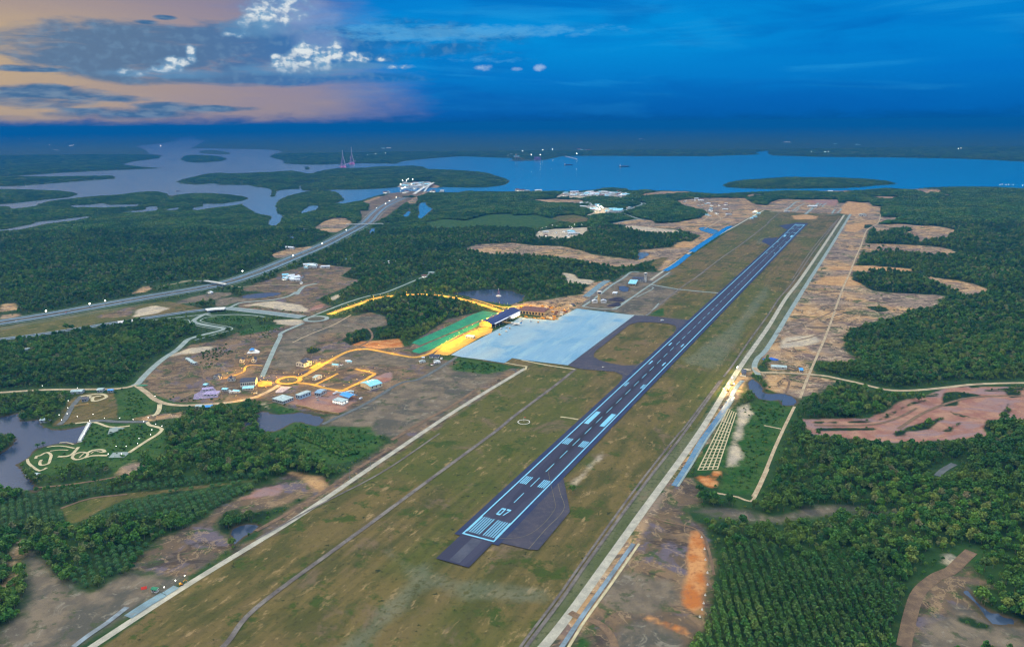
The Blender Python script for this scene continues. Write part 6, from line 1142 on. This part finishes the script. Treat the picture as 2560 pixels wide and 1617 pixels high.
for g_, s_ in (('far lights left of the bay', 2.8), ('far lights beside the cable stayed bridge', 2.6), ('far lights across the bay', 2.6), ('row of lamps on the near shore', 2.6), ('floodlights of the shore village', 2.4), ('lamps of the highway', 1.3), ('floodlights of the bright building site', 1.8), ('lamps of the pale gravel pad', 1.5), ('lamps at the head of the canal', 1.6), ('floodlights beside the right perimeter road', .8)):
    for x in COL.objects:
        if x.get('group') == g_: x.scale = (s_,) * 3
for x in COL.objects:
    if x.get('label', '').startswith('light on the small boat'): x.scale = (5, 5, 5)

HM = []
for k in range(6):
    m = MB(); w, d, h = 10 + 3 * (k % 3), 8 + 2 * (k % 2), 4.5 + (k % 2); gable_wall(m, 'gable' if k % 2 else 'gabley', w, d, h, 2.4, 0); roofshape(m, 'gable' if k % 2 else 'gabley', w, d, h, 2.4, .7, 1); m.box(w * .4, -.15, 0, w * .55, .05, 2.3, 2)
    for x in (.15, .75): m.box(w * x, -.12, 1.6, w * x + 1.6, .05, 3.0, 2)
    HM.append(m.mesh('house', [WALLW, [RWHITE, RCYAN, RWHITE, RRUST, RGREY, RWHITE][k], GLASS if k % 3 else LITW]))
def hamlet(spec, label, group, smin, smax, name='house', cat='house', lit=.3, z=0.0):
    for p in site(spec):
        o = link(bpy.data.objects.new(name, HM[int(RNG.integers(0, 6))])); o.location = (p[0], p[1], .3 + z); s = RNG.uniform(smin, smax); o.scale = (s * RNG.uniform(.9, 1.9), s, s * .95); o.rotation_euler = (0, 0, RNG.uniform(-.5, .5)); tag(o, label, cat, group)
def cluster(tile, x0, y0, x1, y1, n):
    return tile + ' ' + ' '.join('%d,%d' % (RNG.uniform(x0, x1), RNG.uniform(y0, y1)) for _ in range(n))
hamlet(cluster('U3', 700, 160, 1000, 205, 22) + ' | ' + cluster('U3', 1000, 150, 1450, 225, 46) + ' | ' + cluster('U3', 1450, 140, 1800, 215, 26), 'white house of the dense lit settlement on the near bay shore', 'houses of the settlement on the near shore', 1.2, 2.2)
hamlet(cluster('U3', 930, 345, 1360, 405, 16) + ' | ' + cluster('U3', 1110, 440, 1260, 490, 9) + ' | ' + cluster('U3', 1420, 440, 1600, 490, 14), 'white block around the bright building site in mid distance', 'blocks around the bright building site', 1.2, 2.4, 'site_block', 'block')
hamlet(cluster('U3', 1760, 400, 2130, 485, 26), 'small roof of the blue and white hamlet beside the paved bend', 'roofs beside the paved bend', .8, 1.5); hamlet('U3 2170,335 2200,336 2230,337 2260,338 2290,338 2320,338 2345,338', 'section of the long lit hall behind the paved bend', 'long lit halls behind the paved bend', 1.5, 1.7, 'hall', 'hall'); hamlet('U3 1820,312 1850,312 1890,300 1940,312', 'white building at the top of the paved bend', 'white buildings above the paved bend', 1.2, 1.8)
hamlet(cluster('U3', 280, 800, 900, 890, 10), 'low shed on the pale gravel pad in the forest', 'sheds of the gravel pad', .9, 1.5, 'shed', 'shed'); hamlet('A3 70,722 95,722 215,725 235,726 40,720', 'pale house in the trees on the near bay shore, left of the settlement', 'pale houses on the near shore', 1.6, 2.4)
hamlet(cluster('T5', 1480, 740, 1780, 860, 34) + ' | ' + cluster('T5', 1780, 740, 2000, 820, 22), 'white hut of the shore village around the dazzling floodlights', 'huts of the shore village', 1.3, 2.6); hamlet('T5 1190,930 1230,925 1590,915 1540,930 2060,905 2110,912 2240,920 2260,905', 'pale shed along the shore road beside the long bridge', 'sheds along the shore road', 1.5, 2.2, 'shed', 'shed')
hamlet('A2 950,1368 985,1372 1010,1380 1040,1365 1070,1372 1100,1370 1130,1374 1160,1368 1190,1376 1210,1372', 'white roof of the row in the forest below the green field', 'white roofs in the forest below the green field', .9, 1.5); hamlet('A2 1420,1330 1460,1325 1490,1318 1520,1315 1562,1312 805,1348 895,1218 265,1240', 'pale roof scattered in the forest right of the highway', 'pale roofs in the forest', .8, 1.4); hamlet('A2 1800,1365 1840,1358 1880,1345 1880,1375 1500,1500 1560,1465 1910,870', 'tan roofed house on the forest track', 'tan roofed houses on the forest track', .8, 1.4)
hamlet(cluster('U4', 1640, 10, 1950, 95, 22) + ' | ' + cluster('A2', 410, 1390, 610, 1420, 14), 'cream house of the hamlet below the highway', 'cream houses below the highway', .7, 1.3); hamlet('U4 1960,128 490,275', 'white hut beside the service road near the interchange', 'white huts near the interchange', .8, 1.2, 'hut', 'hut')
hamlet('A4 1840,805 1865,803 1890,800 1935,793 2040,802 2055,798 2280,803 2305,800 1015,826 1165,888 1040,890 1565,935 1605,938 1610,995 1595,1030 1332,972 2055,990 2120,1005 1742,1025 1770,816 955,708 545,728', 'white house alone in the forest right of the runway end', 'white houses in the right forest', 1.0, 1.8)
hamlet('A4 125,285 150,284 180,284 610,378 640,384 665,380 690,378 715,380 735,388 755,388 650,390 1340,340 1370,335 1430,347 1605,350 1720,362 1755,355 1780,362 1920,366 2075,365 2260,380 600,300 720,306 800,307 1100,0 340,300', 'pale building on the far shore across the bay at right', 'far buildings across the bay at right', 2.2, 4.2)
hamlet('T6 170,400 215,402 240,370 330,430 560,355 700,330 720,325 870,285 910,290 945,295 985,305 1180,325 1265,345 1370,285 1680,305 1730,300 1865,255 1945,270 2035,285 2100,280 2180,288 2300,330', 'pale building behind the far pier across the bay', 'far buildings behind the pier', 2.4, 4.6); hamlet('U8 690,300 715,301 740,303 540,122 1290,97 1345,95 2060,140 850,490 950,488 1010,495 1060,488 1150,490', 'pale roof in the dark woods left of the bay', 'far roofs left of the bay', 2.2, 4); hamlet('A3 870,262 895,262 1150,255 1200,258 1100,360 1140,360 1590,245', 'pale roof in the far woods beyond the bay', 'far roofs beyond the bay', 2.2, 4); hamlet('T5 500,290 560,288 660,282 730,298 400,300 250,325 1160,105 1250,95', 'pale roof on the shore behind the cable stayed bridge', 'far roofs behind the cable stayed bridge', 2.4, 4.4)
hamlet('U7 1125,275 1155,277 1180,280 715,360 2035,430', 'white hut on the levelled ground beyond the far runway end', 'white huts beyond the runway end', 1.2, 2.2, 'hut', 'hut'); hamlet('A3 2190,920 2205,905 2215,930 2180,960 2160,975', 'cream hut of the lit works at the head of the bright canal', 'huts at the head of the canal', 1.1, 1.8, 'hut', 'hut')
hamlet('A3 1375,938 1400,940 1430,950 1465,965 1500,968 1790,855 1870,855 1790,905 1750,940 2290,768', 'pale hut on the earthworks between forest and canal', 'pale huts on the earthworks', 1.0, 1.8, 'hut', 'hut')
hamlet(cluster('A3', 1640, 830, 2080, 960, 16) + ' | ' + cluster('A3', 1500, 790, 1700, 820, 6), 'small work hut on the earthworks at the head of the airfield', 'work huts on the earthworks', .7, 1.3, 'hut', 'hut')
hamlet(cluster('T3', 470, 960, 700, 1010, 5) + ' | ' + cluster('T4', 1250, 420, 1700, 470, 4) + ' | ' + cluster('B2', 560, 820, 900, 880, 4) + ' | ' + cluster('B2', 1480, 780, 1700, 850, 6), 'small site hut on the brown ground of the service village', 'site huts of the service village', .4, .7, 'hut', 'hut')
HAZE_COL = (.003, .155, .46); HAZE_DEN = 6.6e-5; SKY_UP = 2.55; SUN_E = 2.0
# ------------------------------------------------------------------ air, sky, sun, camera
m = bpy.data.materials.new('haze'); m.use_nodes = True; t = NT(m.node_tree); m.node_tree.nodes.clear()
pv = t.new('ShaderNodeVolumePrincipled'); pv.inputs['Color'].default_value = (*HAZE_COL, 1); pv.inputs['Density'].default_value = HAZE_DEN; pv.inputs['Density Attribute'].default_value = ''; m.cycles.homogeneous_volume = True; pv.inputs['Anisotropy'].default_value = 0.0
ou = t.new('ShaderNodeOutputMaterial'); t.put(ou.inputs['Volume'], pv.outputs[0])
hb = MB(); hb.box(-35000, -3000, -8, 35000, 65000, 520); kindof(hb.build('haze', m), 'stuff'); 

w = bpy.data.worlds.new('World'); sc.world = w; w.use_nodes = True; t = NT(w.node_tree); w.node_tree.nodes.clear()
SUN_AZ, SUN_EL = math.radians(-48), math.radians(24)
D = t.new('ShaderNodeTexCoord').outputs['Generated']
sep = t.new('ShaderNodeSeparateXYZ'); t.put(sep.inputs[0], D); X, Y, Z = sep.outputs
EL = t.math('MULTIPLY', t.math('ARCSINE', Z), 180 / math.pi); AZ = t.math('MULTIPLY', t.math('ARCTAN2', X, Y), 180 / math.pi)
cmb = t.new('ShaderNodeCombineXYZ'); t.put(cmb.inputs[0], AZ); t.put(cmb.inputs[1], EL); A2 = cmb.outputs[0]
def ns(sx, sy, detail=6, rough=.55, dist=0.0, loc=(0, 0, 0)): return t.noise(t.mapping(A2, scale=(sx, sy, 1), loc=loc), 1.0, detail, rough, dist)
# clear blue sky to the right, dusk colours to the left
blue = t.mix(t.step(EL, -.5, 3.0), S(0, 90, 172), S(0, 122, 202)); blue = t.mix(t.step(EL, 2.5, 6.0), blue, S(0, 142, 218)); blue = t.mix(t.step(EL, 6.5, 9.5), blue, S(2, 122, 206))
blue = t.mix(t.math('MULTIPLY', t.step(AZ, 8, 32), .55), blue, S(0, 118, 202)); blue = t.mix(t.math('MULTIPLY', t.step(ns(.06, .5, 5, .5), .45, .65), .35), blue, S(0, 108, 196))
blue = t.mix(t.math('MULTIPLY', t.step(ns(.09, .42, 6, .55, .6, loc=(5, 2, 0)), .46, .68), .5), blue, S(0, 98, 184)); blue = t.mix(t.math('MULTIPLY', t.step(ns(.07, .6, 6, .55, .5, loc=(9, 7, 0)), .52, .7), .35), blue, S(40, 160, 224)); blue = t.mix(t.math('MULTIPLY', t.step(t.math('ADD', EL, t.math('MULTIPLY', t.math('SUBTRACT', ns(.06, .3, 5, .5), .5), 2.5)), 3.4, .6), .6), blue, S(0, 94, 174))
warm = t.mix(t.step(AZ, -34, -16), S(190, 166, 138), S(150, 140, 156)); warm = t.mix(t.math('MULTIPLY', t.step(EL, 5.5, 9.0), .75), warm, S(132, 128, 156)); warm = t.mix(t.math('MULTIPLY', t.step(ns(.1, .7, 5, .55, .4), .45, .65), .45), warm, S(166, 148, 144))
n1 = ns(.12, .35, 6, .6, .3)
lim = t.math('ADD', t.math('MULTIPLY', t.math('ABSOLUTE', t.math('SUBTRACT', EL, 1.7)), -.7), -9.5)   # the dusk glow reaches farthest right low down
k = t.step(t.math('ADD', t.math('SUBTRACT', lim, AZ), t.math('ADD', t.math('MULTIPLY', t.math('SUBTRACT', n1, .5), 9), t.math('MULTIPLY', t.math('SUBTRACT', ns(.35, 2.2, 7, .65, .3), .5), 5))), -5.0, 7.0)
deck = t.math('MULTIPLY', t.step(EL, 9.0, 14), t.step(AZ, 34, 6)); warm = t.mix(t.step(EL, 8.6, 13), warm, S(150, 150, 176)); sky = t.mix(t.math('MAXIMUM', k, deck), blue, warm)
def blob(az, el, rx, ry, amp=1.0):
    dx = t.math('DIVIDE', t.math('SUBTRACT', AZ, az), rx); dy = t.math('DIVIDE', t.math('SUBTRACT', EL, el), ry)
    r = t.math('ADD', t.math('MULTIPLY', dx, dx), t.math('MULTIPLY', dy, dy)); return t.math('MULTIPLY', t.math('SUBTRACT', 1.0, r), amp)
def umax(*a):
    r = a[0]
    for q in a[1:]: r = t.math('MAXIMUM', r, q)
    return r
def B(x, y, w, h, amp=1.0):
    """blob at a photo place, as a direction"""
    a, e = azel(x, y); return blob(a, e, w / 33.5 , h / 33.5, amp)
billow = ns(1.35, 1.9, 3.2, .52, .2); soft = ns(.16, .8, 7, .6, .4)
# wide grey-blue cloud bank and the low dark clouds
bank = umax(B(420, 125, 420, 72), B(760, 110, 330, 62), B(620, 195, 430, 22, .9), B(1020, 100, 320, 50, .55), B(330, 178, 200, 26, .8), B(90, 128, 130, 16, .55), B(190, 142, 120, 14, .5), B(280, 90, 140, 40, .6))
kb = t.step(t.math('ADD', bank, t.math('MULTIPLY', t.math('SUBTRACT', soft, .5), 2.6)), .0, .75)
bankc = t.mix(t.step(AZ, -26, -8), S(76, 116, 154), S(20, 112, 182)); bankc = t.mix(t.math('MULTIPLY', t.step(billow, .45, .7), .4), bankc, S(104, 148, 184)); sky = t.mix(t.math('MULTIPLY', kb, .9), sky, bankc)
low = umax(B(60, 242, 210, 26), B(200, 246, 170, 10), B(330, 282, 190, 15), B(500, 272, 130, 9), B(420, 268, 90, 13), B(120, 225, 60, 14), B(50, 172, 70, 8), B(120, 175, 50, 6), B(410, 45, 26, 6), B(370, 56, 30, 6))
kl = t.step(t.math('ADD', low, t.math('MULTIPLY', t.math('SUBTRACT', ns(.35, 1.5, 7, .55, .3), .5), 2.6)), -.1, .95)
lowc = t.mix(t.step(ns(.6, 2.2, 6, .55), .4, .66), S(44, 104, 152), S(104, 138, 170)); sky = t.mix(t.math('MULTIPLY', kl, .92), sky, lowc)
# pale wisps high in the blue
wisp = umax(B(1150, 78, 420, 18), B(1060, 92, 260, 14), B(1330, 82, 190, 14, .8), B(1200, 150, 200, 10, .3))
kw = t.step(t.math('ADD', wisp, t.math('MULTIPLY', t.math('SUBTRACT', ns(.7, 2.2, 7, .65, .2), .5), 2.6)), .1, 1.1); sky = t.mix(t.math('MULTIPLY', kw, .55), sky, S(96, 176, 226))
veil = umax(B(740, 40, 120, 50), B(800, 105, 80, 40)); kv = t.step(t.math('ADD', veil, t.math('MULTIPLY', t.math('SUBTRACT', ns(.4, .7, 6, .6), .5), 2)), 0, 1.2); sky = t.mix(t.math('MULTIPLY', kv, .5), sky, S(150, 170, 208))
# bright cumulus heads
cum = umax(B(780, 148, 62, 34), B(720, 162, 42, 22), B(838, 132, 26, 26), B(760, 128, 30, 22), B(880, 142, 30, 13), B(905, 150, 22, 8), B(690, 148, 14, 14), B(440, 158, 34, 15), B(478, 138, 12, 20), B(415, 172, 34, 9), B(325, 182, 30, 8, .6), B(650, 38, 42, 30), B(615, 52, 20, 16), B(715, 50, 16, 18), B(700, 20, 60, 30, .5), B(585, 88, 26, 6, .4), B(1348, 170, 14, 8, .8), B(1210, 170, 20, 6, .5), B(1292, 173, 12, 4, .5), B(1000, 168, 30, 5, .5), B(950, 150, 12, 6, .5))
kc = t.step(t.math('ADD', cum, t.math('MULTIPLY', t.math('SUBTRACT', billow, .5), 2.6)), -.45, 1.15)
sh2 = t.math('SUBTRACT', billow, ns(1.35, 1.9, 3.2, .52, .2, loc=(.22, -.42, 0))); shade = t.math('MULTIPLY', t.step(sh2, -.16, .12), t.step(kc, .25, .95)); cumc = t.mix(shade, S(120, 166, 202), S(226, 234, 236)); cumc = t.mix(t.step(AZ, -10, 0), cumc, S(150, 184, 226)); sky = t.mix(t.math('MULTIPLY', kc, .95), sky, cumc)
base = umax(B(780, 178, 150, 20), B(690, 176, 120, 16), B(430, 184, 160, 14), B(640, 70, 90, 26), B(900, 165, 90, 10)); sky = t.mix(t.math('MULTIPLY', t.step(t.math('ADD', base, t.math('MULTIPLY', t.math('SUBTRACT', soft, .5), 2.0)), .0, 1.0), .6), sky, S(98, 150, 192))
# the bright overhead sky that lights the place
up = t.mix(t.step(AZ, -90, 30), S(236, 232, 226), S(214, 228, 242)); rim = t.math('ADD', EL, t.math('MULTIPLY', t.math('SUBTRACT', ns(.35, 1.4, 7, .6, .2), .5), 1.7)); sky = t.mix(t.step(rim, .9, -.1), sky, S(0, 84, 156))
sky = t.mix(t.step(EL, 15, 48.0), sky, t.mix(1.0, up, (SKY_UP, SKY_UP, SKY_UP), 'MULTIPLY'))
sky = t.mix(t.step(EL, -12, -1.5), S(0, 50, 110), sky)
bg = t.new('ShaderNodeBackground'); t.put(bg.inputs[0], sky); bg.inputs[1].default_value = 1.0
nis = t.new('ShaderNodeTexSky', sky_type='NISHITA'); nis.sun_disc = False; nis.sun_elevation = SUN_EL; nis.sun_rotation = SUN_AZ; nis.altitude = 500
bg2 = t.new('ShaderNodeBackground'); t.put(bg2.inputs[0], nis.outputs[0]); bg2.inputs[1].default_value = .0003
ad = t.new('ShaderNodeAddShader'); t.put(ad.inputs[0], bg.outputs[0]); t.put(ad.inputs[1], bg2.outputs[0])
wo = t.new('ShaderNodeOutputWorld'); t.put(wo.inputs[0], ad.outputs[0])
w.cycles.sampling_method = 'MANUAL'; w.cycles.sample_map_resolution = 1024
sl = bpy.data.lights.new('sun', 'SUN'); sl.energy = SUN_E; sl.angle = math.radians(12); sl.color = (1.0, .86, .68)
so = link(bpy.data.objects.new('sun', sl)); dv = Vector((math.sin(SUN_AZ) * math.cos(SUN_EL), math.cos(SUN_AZ) * math.cos(SUN_EL), math.sin(SUN_EL))); so.rotation_euler = dv.to_track_quat('Z', 'Y').to_euler(); so.location = dv * 900

cam = bpy.data.cameras.new('camera'); cam.sensor_fit = 'HORIZONTAL'; cam.sensor_width = 36; cam.lens = 36 * FPX / 2560; cam.clip_start = 1; cam.clip_end = 200000
co_ = link(bpy.data.objects.new('camera', cam)); co_.matrix_world = Matrix.Translation((0, 0, HGT)) @ Matrix.Rotation(math.pi / 2 - TH, 4, 'X') @ Matrix.Rotation(ROLL, 4, 'Z'); sc.camera = co_
sc.render.engine = 'CYCLES'; cy = sc.cycles
cy.use_denoising = True; cy.denoiser = 'OPENIMAGEDENOISE'; cy.max_bounces = 6; cy.diffuse_bounces = 2; cy.glossy_bounces = 2; cy.transmission_bounces = 2; cy.volume_bounces = 0; cy.transparent_max_bounces = 6
cy.use_light_tree = True; cy.sample_clamp_indirect = 4; cy.use_adaptive_sampling = True; cy.adaptive_threshold = .03
cy.caustics_reflective = False; cy.caustics_refractive = False; cy.filter_width = 1.3
vs = sc.view_settings; vs.view_transform = 'Standard'; vs.look = 'None'; vs.exposure = 0; vs.gamma = 1; vs.use_curve_mapping = False; sc.display_settings.display_device = 'sRGB'
